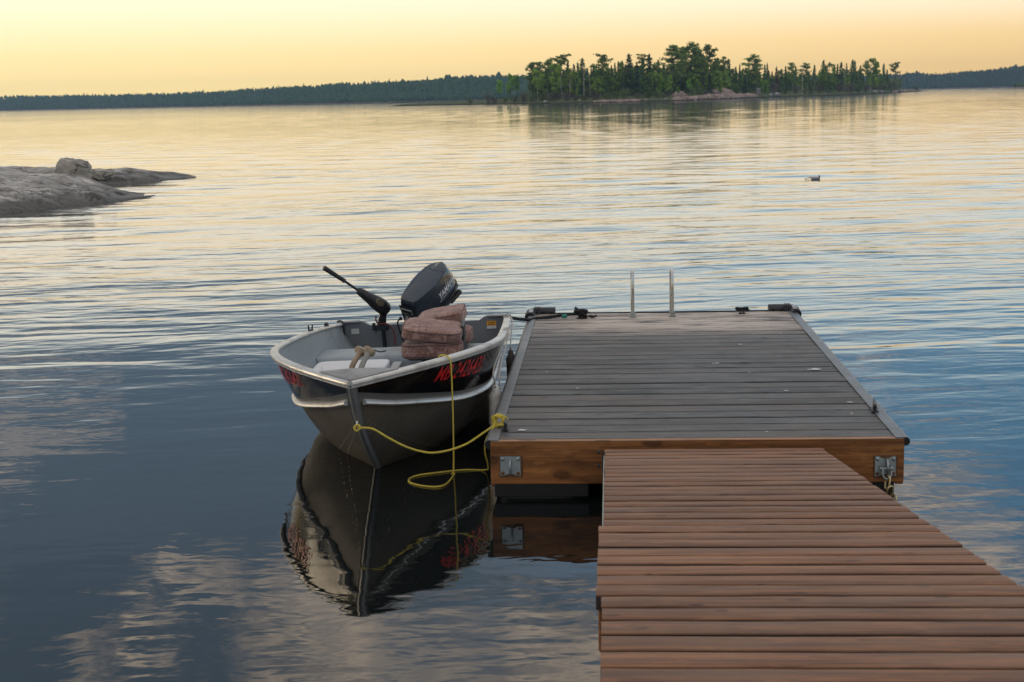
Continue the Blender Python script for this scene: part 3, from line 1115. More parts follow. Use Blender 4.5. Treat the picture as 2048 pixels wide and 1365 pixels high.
for a in sorted(front, key=lambda q: q[0]):
    a = list(a)
    while len(a) < 5:
        a.append(1.0)
    if len(a) < 6:
        i_ = seen[a[2]] = seen.get(a[2], -1) + 1
        a += ['%s, %s from the left in the island\'s front row' % (WORD[a[2]], ORD[i_])]
    tree(*a)

for px, top, wd, dr, lab in [
        (1168, 136, .9, .02, 'tall bare white trunk leaning beside a dark spruce'),
        (1181, 146, .8, .0, 'short bare pale trunk between two spruces'),
        (1124, 158, .9, -.25, 'pale broken trunk leaning left in the brush'),
        (1605, 133, 1.1, .05, 'forked dead white tree left of the middle right wood'),
        (1628, 142, .8, .0, 'slim pale dead stem in front of a spruce'),
        (1690, 130, .7, .0, 'straight bare white trunk right of the round green tree')]:
    p = island_pt(px, 6)
    h = at(px, top, p.y).z - p.z
    o = inst('dead_tree', SNAG[trng.randrange(2)], None, p, (0, dr, trng.uniform(0, 6)), (h*wd, h*wd, h))
    tag(o, lab, 'dead tree', 'bare trunks on the island')

for px, top, k, wd in [(977, 185, 'greybrush', 1.0), (989, 191, 'greybrush', 1.1), (1010, 192, 'greenbrush', 1.3), (1030, 190, 'greenbrush', 1.5),
                       (1048, 181, 'brush', 1.3), (1062, 184, 'greenbrush', 1.5), (1085, 186, 'greenbrush', 1.4), (1100, 184, 'greybrush', 1.1),
                       (1112, 180, 'greybrush', 1.1), (1135, 182, 'greybrush', 1.3), (1150, 186, 'greybrush', 1.2), (1168, 188, 'greenbrush', 1.4),
                       (1188, 177, 'brush', 1.15), (1214, 184, 'greenbrush', 1.5), (1231, 178, 'greenbrush', 1.2), (1250, 174, 'greenbrush', 1.2),
                       (1276, 184, 'brush', 1.5), (1296, 182, 'greenbrush', 1.4), (1315, 178, 'greenbrush', 1.2), (1335, 178, 'brush', 1.2),
                       (1385, 176, 'greenbrush', 1.2), (1400, 172, 'greenbrush', 1.2), (1412, 176, 'brush', 1.2), (1428, 183, 'brush', 1.1),
                       (1500, 176, 'greenbrush', 1.3), (1549, 163, 'greybrush', .9), (1570, 175, 'greenbrush', 1.4), (1591, 167, 'greybrush', .9),
                       (1610, 175, 'greenbrush', 1.3), (1622, 170, 'greenbrush', 1.1), (1639, 165, 'brush', .9), (1655, 178, 'greybrush', 1.2),
                       (1680, 163, 'greybrush', .9), (1692, 170, 'greybrush', 1.0), (1703, 160, 'greybrush', .8), (1716, 172, 'greenbrush', 1.2),
                       (1731, 161, 'greybrush', .9), (1752, 168, 'brush', 1.1), (1766, 166, 'greybrush', 1.0), (1783, 157, 'brush', .9), (1795, 152, 'greenbrush', .8)]:
    shrub(px, top, k, trng.uniform(3, 6.5), wd)
shrub(1832, 171, 'greenbrush', 10, 1.0, 'lone low bush near the island\'s right tip')
shrub(940, 196, 'greenbrush', 6, 1.3, 'low green bush on the island\'s left spit')


# ------------------------------------------------------------------ rocks on and around the island
def boulder_mb(seed, n=14, rough=.22, flat=.7, e=2.6):
    m = MB()
    m.cushion((0, 0, 0), (2, 2, 2*flat), None, n, e)
    for i, p in enumerate(m.v):
        d = p.normalized()
        m.v[i] = p*(1 + rough*mnoise.noise(d*1.3 + Vector((seed, 0, 0))) + rough*.45*mnoise.noise(d*3.5 + Vector((0, seed, 0))) + rough*.2*mnoise.noise(d*9 + Vector((0, seed, 3))))
    return m


BOULD = [boulder_mb(s, 8).mesh('boulder', M['boulder_far'], 50) for s in (1, 2, 3)]
for i, (px, py, wpx, lab) in enumerate([
        (1090, 200, 6, 'pale boulder below the brush at the wood\'s left edge'), (1159, 203, 4, 'small pale rock at the start of the stony shore'),
        (1293, 196, 4, 'pale shore rock left of the ledges'), (1304, 196, 3.5, 'small whitish rock beside the shore ledge'), (1332, 195, 6, 'rounded grey rock at the ledge\'s left end'),
        (1553, 187, 12, 'large blue-grey boulder right of the little shed'), (1541, 190, 7, 'low tan boulder beside the blue-grey one'),
        (1652, 187, 4, 'single white rock on the grassy bank'), (1602, 189, 5, 'grey rock in front of the grey brush'),
        (1750, 183, 9, 'pinkish white boulder near the right end'), (1763, 184, 8, 'low pale boulder right of the pinkish one'),
        (1800, 181, 8, 'flat grey boulder on the island\'s right tip')]):
    p = island_pt(px, 1.8)
    s = wpx*p.y/2844/2
    o = inst('boulder', BOULD[i % 3], None, (p.x, p.y, p.z + s*.3), (0, 0, i*1.3), (s*1.1, s, s*.95))
    tag(o, lab, 'boulder', 'boulders on the island')


def ledge(name, pts, depth, label):
    """low rounded rock shelf: pts = (px, v, height)"""
    m = MB()
    rows = []
    for k in range(7):
        a = pi*k/6
        row = []
        for i in range((len(pts)-1)*6+1):
            px = interp(i/6, [(j, q[0]) for j, q in enumerate(pts)])
            v = interp(i/6, [(j, q[1]) for j, q in enumerate(pts)])
            hh = sinterp(i/6, [(j, q[2]) for j, q in enumerate(pts)])
            b = island_pt(px, v)
            g = island_pt(px, v + depth*(1-cos(a))/2)
            nz = mnoise.noise(Vector((px*.12, k*.7, 2)))*.12
            row.append(Vector((g.x, g.y, lerp(b.z, g.z, .5) - .25 + (hh+nz)*sin(a)**.6 if hh > 0 else g.z-.3)))
        rows.append(row)
    m.grid(rows)
    tag(m.build(name, M['granite_pink'], angle=60), label, 'rock ledge')


ledge('rock_ledge', [(1335, .3, .1), (1350, .3, .75), (1380, .3, .8), (1420, .4, 1.0), (1460, .4, 1.05), (1490, .5, 1.0), (1508, .6, .9), (1520, .6, .1)], 6, 'long pink granite ledge at the waterline below the pines')
ledge('rock_ledge', [(1412, 8, .1), (1422, 8, 1.2), (1440, 8, 1.7), (1458, 8, 1.3), (1474, 8, .1)], 8, 'domed brown-pink rock hump above the pink ledge')
ledge('rock_ledge', [(1340, 7, .1), (1352, 7, 1.2), (1366, 7, 1.1), (1378, 7, .1)], 6, 'small buff rock hump behind a bright green sapling')
ledge('rock_ledge', [(1778, .5, .1), (1792, .5, .8), (1815, .5, .9), (1830, .5, .8), (1842, .5, .1)], 8, 'grey rock shelf forming the island\'s right tip')
ledge('rock_ledge', [(1170, .2, .05), (1195, .2, .55), (1240, .2, .6), (1290, .2, .5), (1320, .2, .05)], 4, 'low grey stone shelf on the island\'s left shore')

# little shed with a ramp on the island shore
p = island_pt(1516, 4.5)
shed = empty('shed', p, (0, 0, .35), 'tiny weathered shed on the island shore', 'shed')
MB().box((0, 0, .55), (.95, .95, 1.4)).build('wall', M['drybark'], shed)
MB().add([(-.62, -.62, 1.2), (.62, -.62, 1.2), (.62, .62, 1.45), (-.62, .62, 1.45), (-.62, -.62, 1.28), (.62, -.62, 1.28), (.62, .62, 1.53), (-.62, .62, 1.53)],
         [(0, 3, 2, 1), (4, 5, 6, 7), (0, 1, 5, 4), (1, 2, 6, 5), (2, 3, 7, 6), (3, 0, 4, 7)]).build('roof', M['alu_dark'], shed)
MB().box((.12, -.49, .48), (.48, .04, 1.15)).build('door', M['inner_dark'], shed)
p = island_pt(1508, 2.2)
MB().box((0, 0, .2), (.22, .22, .5)).box((0, 0, .52), (.30, .30, .14), bevel=.04).build('white_post', M['white'])
wp = bpy.data.objects['white_post']
wp.location = p
tag(wp, 'short white post left of the tiny shed', 'post')
ramp = empty('ramp', island_pt(1526, 1.2), (0, 0, -.3), 'grey plank ramp running down beside the tiny shed', 'ramp')
MB().box((0, 0, .35), (2.0, .7, .09), Matrix.Rotation(.22, 3, 'Y')).build('deck', M['drybark'], ramp)
MB().box((-.8, 0, .2), (.1, .6, .8)).build('support', M['drybark'], ramp)

# rocks awash between island and right shore
for i, (px, wpx, hh) in enumerate([(1856, 5, .25), (1872, 4, .15), (1887, 5, .32), (1908, 6, .16), (1921, 3, .14), (1943, 6, .25), (1957, 7, .28), (1970, 8, .24), (1979, 6, .4), (1990, 9, .7), (2004, 8, .35), (2016, 9, .5)]):
    Y = 640
    s = wpx*Y/2844/2
    o = inst('rock', BOULD[i % 3], None, (place(px, Y), Y + (i % 3)*4, .02), (0, 0, i*2.1), (s, s, hh))
    tag(o, 'low dark rock awash right of the island, %s from the left' % ORD[i], 'rock', 'rocks awash')
pi_ = Vector((place(2042, 645), 645, -.2))
isl = boulder_mb(9, 12, .2, .5)
o = isl.build('rock', M['granite_pink'], angle=60)
o.location, o.scale = pi_, (7, 4, 1.6)
tag(o, 'rocky islet at the right edge of the water', 'rock')
for i, (px, h) in enumerate([(2030, 1.9), (2039, 2.6), (2049, 2.4)]):
    o = inst('bush', SHRUB['greenbrush'][i % 2], None, (place(px, 645), 645, .5), (0, 0, i), (h*1.1, h*1.1, h))
    tag(o, 'low green bush on the islet at the right edge, %s from the left' % ORD[i], 'bush', 'bushes on the islet')

# ------------------------------------------------------------------ granite outcrop on the left
def outcrop(name, colsx, ylines, label, seed, fine=10):
    """colsx: (px, waterline y, shoulder y, ridge y)"""
    keys = []
    for px, yw, ys, yr in colsx:
        a = on_water(px, yw)
        sY = a.y + .5 + ylines[0]*max(0.0, yw-ys)/40
        b = at(px, ys, sY)
        rY = sY + .35 + ylines[1]*max(0.0, ys-yr)/50
        c = at(px, yr, rY)
        keys.append([a + Vector((0, -.5, -.28)), a + Vector((0, 0, .0)), a.lerp(b, .55) + Vector((0, -.08, .07*(b.z > .1))), b, b.lerp(c, .22) + Vector((0, 0, -.05*(c.z - b.z > .15))), b.lerp(c, .62) + Vector((0, 0, .03)), c,
                     c + Vector((0, 1.2, -.10)), c + Vector((0, 3.0, -c.z - .5))])
    nk = len(keys[0])
    rows = []
    nx = (len(keys)-1)*fine
    for r in range((nk-1)*5 + 1):
        row = []
        for i in range(nx+1):
            u = i/fine
            def comp(k, ax):
                return sinterp(u, [(j, keys[j][k][ax]) for j in range(len(keys))])
            v = r/5
            q = Vector([sinterp(v, [(k, comp(k, ax)) for k in range(nk)]) for ax in range(3)])
            amp = .10*min(1.0, max(.15, q.z/.35))
            q.z += amp*mnoise.noise(Vector((q.x*1.1, q.y*.7, seed))) + amp*.5*mnoise.noise(Vector((q.x*3.1, q.y*2.2, seed+4)))
            # layered cracks running along the slab
            ck = mnoise.noise(Vector((q.x*.5, q.y*1.8, seed+7)))
            if abs(ck) < .06 and q.z > .06:
                q.z -= .05
            row.append(q)
        rows.append(row)
    m = MB()
    m.grid(rows)
    return tag(m.build(name, M['granite'], angle=70), label, 'rock')


outcrop('rock_outcrop', [(-170, 446, 374, 322), (0, 427, 378, 332), (60, 421, 379, 339), (110, 416.5, 380, 347), (160, 411, 382, 363), (205, 406, 385, 378), (250, 400, 388, 386.5), (310, 392.5, 392, 391.8)],
        (.9, 4.6), 'smooth grey granite slab sloping into the water at the left', 1.0)
outcrop('rock_outcrop', [(120, 372, 352, 345), (170, 371, 350, 339), (230, 369, 351, 340), (290, 365.5, 350, 342), (340, 360.5, 351, 346), (392, 355, 354.6, 354.4)],
        (1.2, 2.0), 'long low granite shelf behind the boulder, tapering right', 5.0)
bm_ = boulder_mb(4.2, 20, .25, .62, 3.2)
o = bm_.build('boulder', M['boulder'], angle=60)
c = at(146, 346, 30.3)
o.location, o.scale, o.rotation_euler = c, (.35, .34, .46), (0, .12, .5)
tag(o, 'squarish buff boulder resting on the granite outcrop', 'boulder')
o = boulder_mb(7.7, 16, .25, .6, 2.8).build('boulder', M['boulder'], angle=60)
c = at(203, 352, 30.9)
o.location, o.scale, o.rotation_euler = c, (.23, .18, .17), (0, 0, .9)
tag(o, 'smaller rounded boulder lying right of the squarish one', 'boulder')

# ------------------------------------------------------------------ floating jug buoy
bp = on_water(1630, 357)
bu = empty('float_buoy', bp, (0, 0, .12), 'white plastic jug float lying on the open water', 'buoy')
bu.scale = (.62, .55, .5)
MB().lathe((-.14, 0, .035), (1, 0, .03), [(0, .02), (.01, .05), (.04, .068), (.22, .07), (.25, .06), (.265, .03)], 16).build('jug', M['white'], bu)
MB().lathe((-.19, 0, .04), (1, 0, 0), [(0, .026), (.05, .026)], 12).build('cap', M['yellow'], bu)
MB().lathe((.118, 0, .04), (1, 0, 0), [(0, .073), (.03, .073)], 16).build('band', M['black_plastic'], bu)
MB().tube(curve([(-.19, 0, .03), (-.24, .01, .01), (-.29, -.01, .014), (-.33, .02, -.01)], .02), .012, 6).build('line', M['wood_handle'], bu)

# ------------------------------------------------------------------ the floating dock
DX0, DX1, DY0, DY1, DZ = -.50, 1.265, 6.135, 9.87, .27
dock = empty('floating_dock', (.38, 8.0, 0), (0, 0, 0), 'floating dock decked with weathered grey boards', 'dock')
D0 = Vector((.38, 8.0, 0))


def L(p):
    return Vector(p) - D0


NB = 27
pitch = (DY1 - DY0 - .04)/NB
brd = random.Random(3)
bmesh_var = []
for k in range(4):
    m = MB()
    n = 14
    wd = pitch - .009 - .002*k
    rows = []
    for (yy, zz) in [(-wd/2, -.036), (-wd/2, -.004), (-wd/2+.004, 0), (wd/2-.004, 0), (wd/2, -.004), (wd/2, -.036)]:
        rows.append([Vector((DX0 + (DX1-DX0)*i/n - .3825, yy + .0018*mnoise.noise(Vector((i*.6, k*3, 1))), zz + (.0016*mnoise.noise(Vector((i*.5, k*3+yy*9, 7))) if zz > -.03 else 0))) for i in range(n+1)])
    m.grid(rows[1:5], flip=True)
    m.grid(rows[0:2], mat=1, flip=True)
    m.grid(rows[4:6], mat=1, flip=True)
    ends = [[r[0] for r in rows], [r[-1] for r in rows]]
    m.add(ends[0], [tuple(range(6))])
    m.add(ends[1], [tuple(range(5, -1, -1))])
    bmesh_var.append(m.mesh('board', [M['deck'], M['gap_shade_grey']], 40))
for i in range(NB):
    o = inst('board', bmesh_var[brd.randrange(4)], dock, L((.3825, DY0 + .04 + pitch*(i+.5), DZ + brd.uniform(-.0025, .0025))), (0, brd.uniform(-.0008, .0008), brd.uniform(-.0012, .0012)))
# fascias
MB().box(L((.3825, DY0+.0195, .1715)), (DX1-DX0+.05, .037, .193), bevel=.003).build('fascia', M['fascia'], dock)
MB().box(L((.3825, DY0+.019, .2705)), (DX1-DX0+.048, .036, .003)).build('fascia_edge', M['fascia_top'], dock)
MB().box(L((.3825, DY1+.02, .16)), (DX1-DX0+.05, .036, .2), bevel=.003).build('fascia', M['fascia'], dock)
for x in (DX0-.006, DX1+.006):
    MB().box(L((x, (DY0+DY1)/2, .15)), (.036, DY1-DY0-.012, .17), bevel=.003).build('side_beam', M['fascia'], dock)
MB().box(L((.3825, DY1+.043, .245)), (DX1-DX0+.03, .012, .055), bevel=.003).build('trim', M['black_plastic'], dock)
# vinyl edging: flat flange on the boards and a hollow D at the outside
for s, x in ((-1, DX0), (1, DX1)):
    m = MB()
    prof = [(-.012, .002), (-.012, .006), (.018, .007)]
    for k in range(11):
        th = radians_ = pi*.62 - k*(pi*1.5)/10
        prof.append((.030 + .020*cos(th), -.012 + .020*sin(th)))
    prof += [(.022, -.018), (.016, .001)]
    path = [L((x, DY0 + .005 + (DY1-DY0-.05)*k/24, DZ + .002*mnoise.noise(Vector((k*.7, s, 0))))) for k in range(25)]
    if s < 0:
        prof = [(-a, b) for a, b in prof][::-1]
    m.sweep(path, prof)
    m.build('edge_rail', M['rail'], dock, 50)
    q = L((x + s*.030, DY0+.0045, DZ-.012))
    MB().lathe(q, (0, -1, 0), [(-.012, .0185), (.0015, .0185)], 16).build('rail_end', M['gasket'], dock)
# floats
for (x0, x1) in ((-.5, -.12), (.2, .62), (.88, 1.25)):
    for yy in (6.5, 7.6, 8.7, 9.5):
        MB().cushion(L(((x0+x1)/2, yy, -.02)), (x1-x0, .66, .18), None, 8, 7).build('float', M['black_plastic'], dock, 60)
MB().box(L((.3825, 6.9, .068)), (1.7, 1.3, .02)).build('underframe', M['black_plastic'], dock)
MB().box(L((.3825, 8.7, .068)), (1.7, 1.9, .02)).build('underframe', M['black_plastic'], dock)
MB().box(L((-.30, DY0+.012, .045)), (.42, .02, .06), bevel=.004).build('skid', M['gasket'], dock)
MB().box(L((1.08, DY0+.014, .02)), (.34, .02, .11), bevel=.004).build('skid', M['gasket'], dock)
# corner bumpers
for s, x in ((-1, DX0), (1, DX1)):
    m = MB()
    ct = L((x + s*.03, DY1 + .035, .268))
    arm1 = [ct + Vector((-s*.17, .0, .01)), ct + Vector((-s*.06, 0, .01)), ct + Vector((-s*.018, -.008, .01)), ct + Vector((0, -.03, .008)), ct + Vector((0.004*s, -.09, .004)), ct + Vector((.004*s, -.15, -.005))]
    m.tube(curve(arm1, .012), .036, 10)
    for k in range(3):
        a = ct + Vector((-s*(.03 + .014*k), -.018, .028))
        m.tube([a + Vector((0, .035, -.01)), a + Vector((0, .015, .019)), a + Vector((0, -.02, .012)), a + Vector((0, -.04, -.03))], .0065, 6)
    CB = m.build('corner_bumper', M['black_rubber'], dock)
    m = MB()
    for k in range(2):
        a = ct + Vector((-s*(.085 + .055*k), -.0375, .008))
        m.lathe(a, (0, 1, 0), [(0, .014), (.004, .014)], 12)
    m.build('bumper_recess', M['gasket'], CB)
    MB().box(ct + Vector((-s*.004, -.105, .040)), (.030, .085, .006), Matrix.Rotation(.16, 3, 'X'), bevel=.002).build('bumper_plate', M['galv'], CB)
# cleats on the edging and deck
def cleat(parent, c, ang, name='cleat', k=1.0, mat='black_plastic'):
    R_ = Matrix.Rotation(ang, 3, 'Z')
    m = MB()
    m.box(c + Vector((0, 0, .004)), (.075*k, .026*k, .008), R_, bevel=.002)
    for s_ in (-1, 1):
        m.box(c + R_ @ Vector((s_*.018*k, 0, .018)), (.012*k, .012*k, .024), R_, bevel=.002)
    m.tube([c + R_ @ Vector((t_*k, 0, .034 + .006*(abs(t_)/.055)**2)) for t_ in (-.055, -.03, 0, .03, .055)], [.005, .008, .009, .008, .005], 8)
    m.build(name, M[mat], parent)


cleat(dock, L((DX1-.004, 6.68, DZ+.005)), pi/2*.92, k=1.25)
cleat(dock, L((.93, 9.77, DZ)), .1, k=.65)
cleat(dock, L((-.17, 9.66, DZ)), .2)
cleat(dock, L((DX0+.03, 6.36, DZ+.004)), pi/2)
# hook plates on the near fascia
for px, nm in ((1021, 0), (1770, 1)):
    c = at(px, 932, DY0)
    c = L((c.x, DY0 + .001, c.z))
    MB().box(c + Vector((.002, -.0012, -.002)), (.103, .005, .100), bevel=.001).build('rust_mark', M['rust'], dock)
    m = MB()
    prof = [(-.045, .044), (-.030, .044), (-.012, .034), (.012, .034), (.030, .044), (.045, .044), (.045, -.044), (.030, -.044), (.010, -.036), (-.010, -.036), (-.030, -.044), (-.045, -.044)]
    if nm == 0:
        prof = [(a, .044) if b > 0 else (a, b) for a, b in prof]
    n = len(prof)
    vs = [c + Vector((a, -.0042, b)) for a, b in prof] + [c + Vector((a, -.0085, b)) for a, b in prof]
    m.add(vs, [tuple(range(n)), tuple(range(2*n-1, n-1, -1))] + [(i, n+i, n+(i+1) % n, (i+1) % n) for i in range(n)])
    HP = m.build('hook_plate', M['galv'], dock)
    for sx in (-1, 1):
        for sz in (-1, 1):
            MB().lathe(c + Vector((sx*.034, -.008, sz*.033)), (0, -1, 0), [(0, .0085), (.003, .0085), (.006, .006), (.0075, .002)], 12).build('bolt', M['galv' if sz > 0 else 'rust'], HP)
    m = MB()
    if nm == 0:
        m.tube(curve([c + Vector((0, -.008, .027)), c + Vector((0, -.020, .024)), c + Vector((0, -.028, .008)), c + Vector((0, -.028, -.012)), c + Vector((0, -.02, -.026)), c + Vector((0, -.008, -.029))], .006), .0055, 8)
    else:
        m.lathe(c + Vector((.002, -.008, .003)), (1, 0, 0), [(0, .034), (.007, .034)], 20)
    m.build('hook', M['galv'], HP)
# bird droppings
dm, _, _ = principled('bird_dropping', (.62, .61, .58), .7)
for (px, py, s) in ((1044, 862, .022), (1630, 740, .034), (1434, 728, .014), (1427, 729, .008), (1572, 783, .012), (1155, 778, .007), (1480, 690, .010), (1700, 806, .014)):
    p = on_water(px, py, DZ)
    m = MB()
    n = 14
    rr = [s*(.5 + .7*brd.random()) for _ in range(n)]
    ang = brd.random()*.4 - .2
    vs = [L((p.x, p.y, DZ+.0062))] + [L((p.x + rr[i]*cos(2*pi*i/n)*1.2, p.y + rr[i]*sin(2*pi*i/n)*.8 + rr[i]*cos(2*pi*i/n)*ang, DZ+.0040)) for i in range(n)]
    m.add(vs, [(0, 1+i, 1+(i+1) % n) for i in range(n)])
    m.build('bird_dropping', dm, dock, 180)

# ------------------------------------------------------------------ swim ladder on the dock's far edge
lad = empty('swim_ladder', (.315, 9.8, DZ), (0, 0, 0), 'steel swim ladder with two tall hoop handrails at the dock\'s end', 'ladder')
for x in (-.135, .135):
    m = MB()
    path = curve([(x, -.10, -.002), (x, -.10, .10), (x, -.098, .22), (x, -.085, .275), (x, -.035, .305), (x, .03, .302), (x, .085, .27), (x, .10, .21), (x, .10, -.10), (x, .10, -.75)], .012)
    m.sweep(path, [(-.0095, -.007), (-.0095, .007), (-.006, .0105), (.006, .0105), (.0095, .007), (.0095, -.007), (.006, -.0105), (-.006, -.0105)], up=Vector((1, 0, 0)))
    m.build('handrail', M['chrome'], lad)
    MB().box((x, -.104, .006), (.045, .05, .008), bevel=.002).box((x, -.104, .022), (.034, .034, .03), bevel=.003).build('bracket', M['galv'], lad)
for k in range(3):
    MB().box((0, .10, -.22 - .2*k), (.25, .06, .022), bevel=.006).build('rung', M['chrome'], lad)

# ------------------------------------------------------------------ gangway
GA = rad(-8.085)
G0 = Vector((.455, 6.112, .240))
gang = empty('gangway', G0, (GA, 0, 0), 'brown plank gangway sloping down onto the dock', 'gangway')
grng = random.Random(8)
gp = .1238
gx = [(0, 17, -.016, .925), (17, 25, -.031, .928), (25, 42, -.019, .932)]
for a, b_, xl, xr in gx:
    for i in range(a, b_):
        m = MB()
        n = 10
        wd = gp - .022
        x0, x1 = xl + grng.uniform(-.0015, .0015) - G0.x, xr + grng.uniform(-.003, .003) - G0.x
        rows = []
        sd_ = grng.random()*50
        for (yy, zz) in [(-wd/2, -.036), (-wd/2, -.004), (-wd/2+.001, -.0012), (-wd/2+.004, 0), (wd/2-.004, 0), (wd/2-.001, -.0012), (wd/2, -.004), (wd/2, -.036)]:
            rows.append([Vector((lerp(x0, x1, j/n), yy + .0014*mnoise.noise(Vector((j*.6, sd_, 1))), zz + (.0014*mnoise.noise(Vector((j*.5, sd_+yy*9, 7))) if zz > -.03 else 0))) for j in range(n+1)])
        m.grid(rows[1:7], flip=True)
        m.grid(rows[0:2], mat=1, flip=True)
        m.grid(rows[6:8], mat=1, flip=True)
        m.add([r[0] for r in rows], [tuple(range(8))])
        m.add([r[-1] for r in rows], [tuple(range(7, -1, -1))])
        o = m.build('plank', [M['gangway'], M['gap_shade_brown']], gang, 40)
        o.location = (0, -gp*(i+.5), grng.uniform(-.0015, .0015))
        o.rotation_euler = (grng.uniform(-.006, .006), 0, grng.uniform(-.0015, .0015))
for x in (.03, .45, .88):
    MB().box((x-G0.x, -2.62, -.113), (.038, 5.16, .15), bevel=.003).build('stringer', M['fascia'], gang)
MB().box((-.0135-G0.x-.006, -1.06, -.055), (.004, 2.08, .07)).build('edge_angle', M['galv'], gang)
MB().box((-.0135-G0.x-.004, -2.75, -.09), (.02, .6, .10), bevel=.003).build('side_cleat', M['fascia'], gang)
m = MB()
m.box((-.024-G0.x, -.02, -.055), (.010, .04, .09), bevel=.003)
m.lathe((-.036-G0.x, -.02, -.01), (-1, 0, 0), [(0, .009), (.012, .009)], 10)
m.lathe((-.036-G0.x, -.02, -.07), (-1, 0, 0), [(0, .009), (.012, .009)], 10)
m.build('hinge', M['black_plastic'], gang)

# ------------------------------------------------------------------ chain from the right hook plate
def link_mb(ln, wd, r):
    m = MB()
    pts = []
    for k in range(24):
        th = 2*pi*k/24
        pts.append(Vector((wd/2*cos(th), 0, (ln/2-wd/2)*(1 if sin(th) > 0 else -1)*min(1, abs(sin(th))*3) + wd/2*sin(th))))
    m.tube(pts, r, 8, closed=True)
    return m


pc = at(1771, 934, DY0)
chain = empty('shackle_chain', (pc.x, DY0-.03, pc.z), (0, 0, 0), 'short brass-coloured chain shackled to the right hook plate', 'chain')
m = MB()
m.tube(curve([(-.017, 0, .0), (-.019, -.003, -.022), (-.012, -.006, -.040), (0, -.007, -.046), (.012, -.006, -.040), (.019, -.003, -.022), (.017, 0, .0)], .004), .0055, 8)
m.lathe((-.030, 0, .0), (1, 0, 0), [(0, .006), (.008, .006), (.009, .0045), (.046, .0045), (.047, .010), (.055, .010)], 10)
m.build('shackle', M['galv'], chain)
lm = link_mb(.062, .032, .0052).mesh('chain_link', M['brass'], 180)
zz, yy = -.062, -.008
for k in range(5):
    a = .25 if k < 2 else .55
    inst('chain_link', lm, chain, (.002 + (.0 if k < 1 else .011*(k-.4)), yy - .012*k, zz - .040*k), (.28 if k else .1, .0 if k < 2 else -.35, (pi/2 if k % 2 == 0 else .15) + .4))

# ------------------------------------------------------------------ the boat
BX, BY, BYAW, HEEL = -1.118, 6.094, .025, .027
boat = empty('motor_boat', (BX, BY, 0), (0, -HEEL, BYAW), 'small black and grey aluminium fishing boat moored at the dock', 'boat')
LB = 3.134


def g_w(s):
    sm, hb, wt, pw = .45, .604, .556, .952
    if s < sm:
        return hb*sin(pi/2*s/sm)**pw
    return wt + (hb-wt)*cos(pi/2*(s-sm)/(1-sm))


def g_z(s):
    return .551*(1-s)**2 + 2*s*(1-s)*.53 + .335*s*s


CW = [(.055, 0.0), (.12, .040), (.3, .118), (.5, .205), (.7, .305), (.9, .400), (1.1, .466), (1.33, .514), (1.7, .526), (2.4, .512), (LB, .475)]
CZ = [(.055, .455), (.3, .392), (.5, .350), (.9, .278), (1.33, .245), (2.0, .212), (LB, .17)]
STEM = [(-.125, 1.45), (-.11, 1.05), (-.06, .78), (0, .622), (.021, .588), (.188, .338), (.347, .139), (.466, .05), (.551, 0)]


def gun(s, side, dw=0.0, dz=0.0):
    return Vector((side*max(0, g_w(s)+dw), s*LB, g_z(s)+dz))


def strake(s, side):
    y = .055 + (LB-.055)*s
    return Vector((side*sinterp(y, CW), y, sinterp(y, CZ)))


def topside(s, t, side, off=0.0):
    """hull surface between the strake (t=0) and the gunwale (t=1)"""
    a, b = strake(s, side), gun(s, side)
    p = a.lerp(b, t)
    p.x += side*.010*sin(pi*t)*min(1, s*6)
    if off:
        e = 1e-3
        du = topside(min(1, s+e), t, side) - topside(max(0, s-e), t, side)
        dv = topside(s, min(1, t+.01), side) - topside(s, max(0, t-.01), side)
        n = du.cross(dv).normalized()
        if n.x*side < 0:
            n = -n
        p += n*off
    return p


def stem_pt(z):
    return Vector((0, sinterp(z, STEM), z))


def bottom(s, t, side):
    """below the strake: t=0 strake, t=1 keel"""
    a = strake(s, side)
    y = a.y
    kz = lerp(.455, -.12, min(1, s*2.1)**.60) if s < .48 else -.12
    kz = min(a.z, kz)
    ky = sinterp(kz, STEM) if kz > -.119 else max(1.28, y)
    ky = max(ky, 0)
    if kz > -.119:
        ky = min(ky, 1.42)
        k = Vector((0, ky, kz))
    else:
        k = Vector((0, y, -.12))
    cxf = interp(s, [(0, .5), (.34, .62), (.42, .74), (.5, .92), (1, .97)])
    czf = interp(s, [(0, .5), (.34, .68), (.42, .80), (.5, .88), (1, .9)])
    ctrl = Vector((a.x*cxf, lerp(a.y, k.y, .45), lerp(a.z, k.z, czf)))
    return a*(1-t)**2 + ctrl*2*t*(1-t) + k*t*t


NS = 44
ss = [(i/NS)**1.35 for i in range(NS+1)]


def band(fn, t0, t1, n, mat, name, side, parent=boat, off=0.0):
    m = MB()
    rows = []
    for k in range(n+1):
        row = []
        for s in ss:
            ta = t0(s) if callable(t0) else t0
            tb = t1(s) if callable(t1) else t1
            row.append(fn(s, lerp(ta, tb, k/n), side))
        rows.append(row)
    m.grid(rows, flip=(side < 0))
    return m.build(name, M[mat], parent, 60)


def stripe_t(s):
    hgt = gun(s, 1).z - strake(s, 1).z
    return min(.55, lerp(.050, .036, min(1, s*3))/max(.02, hgt))


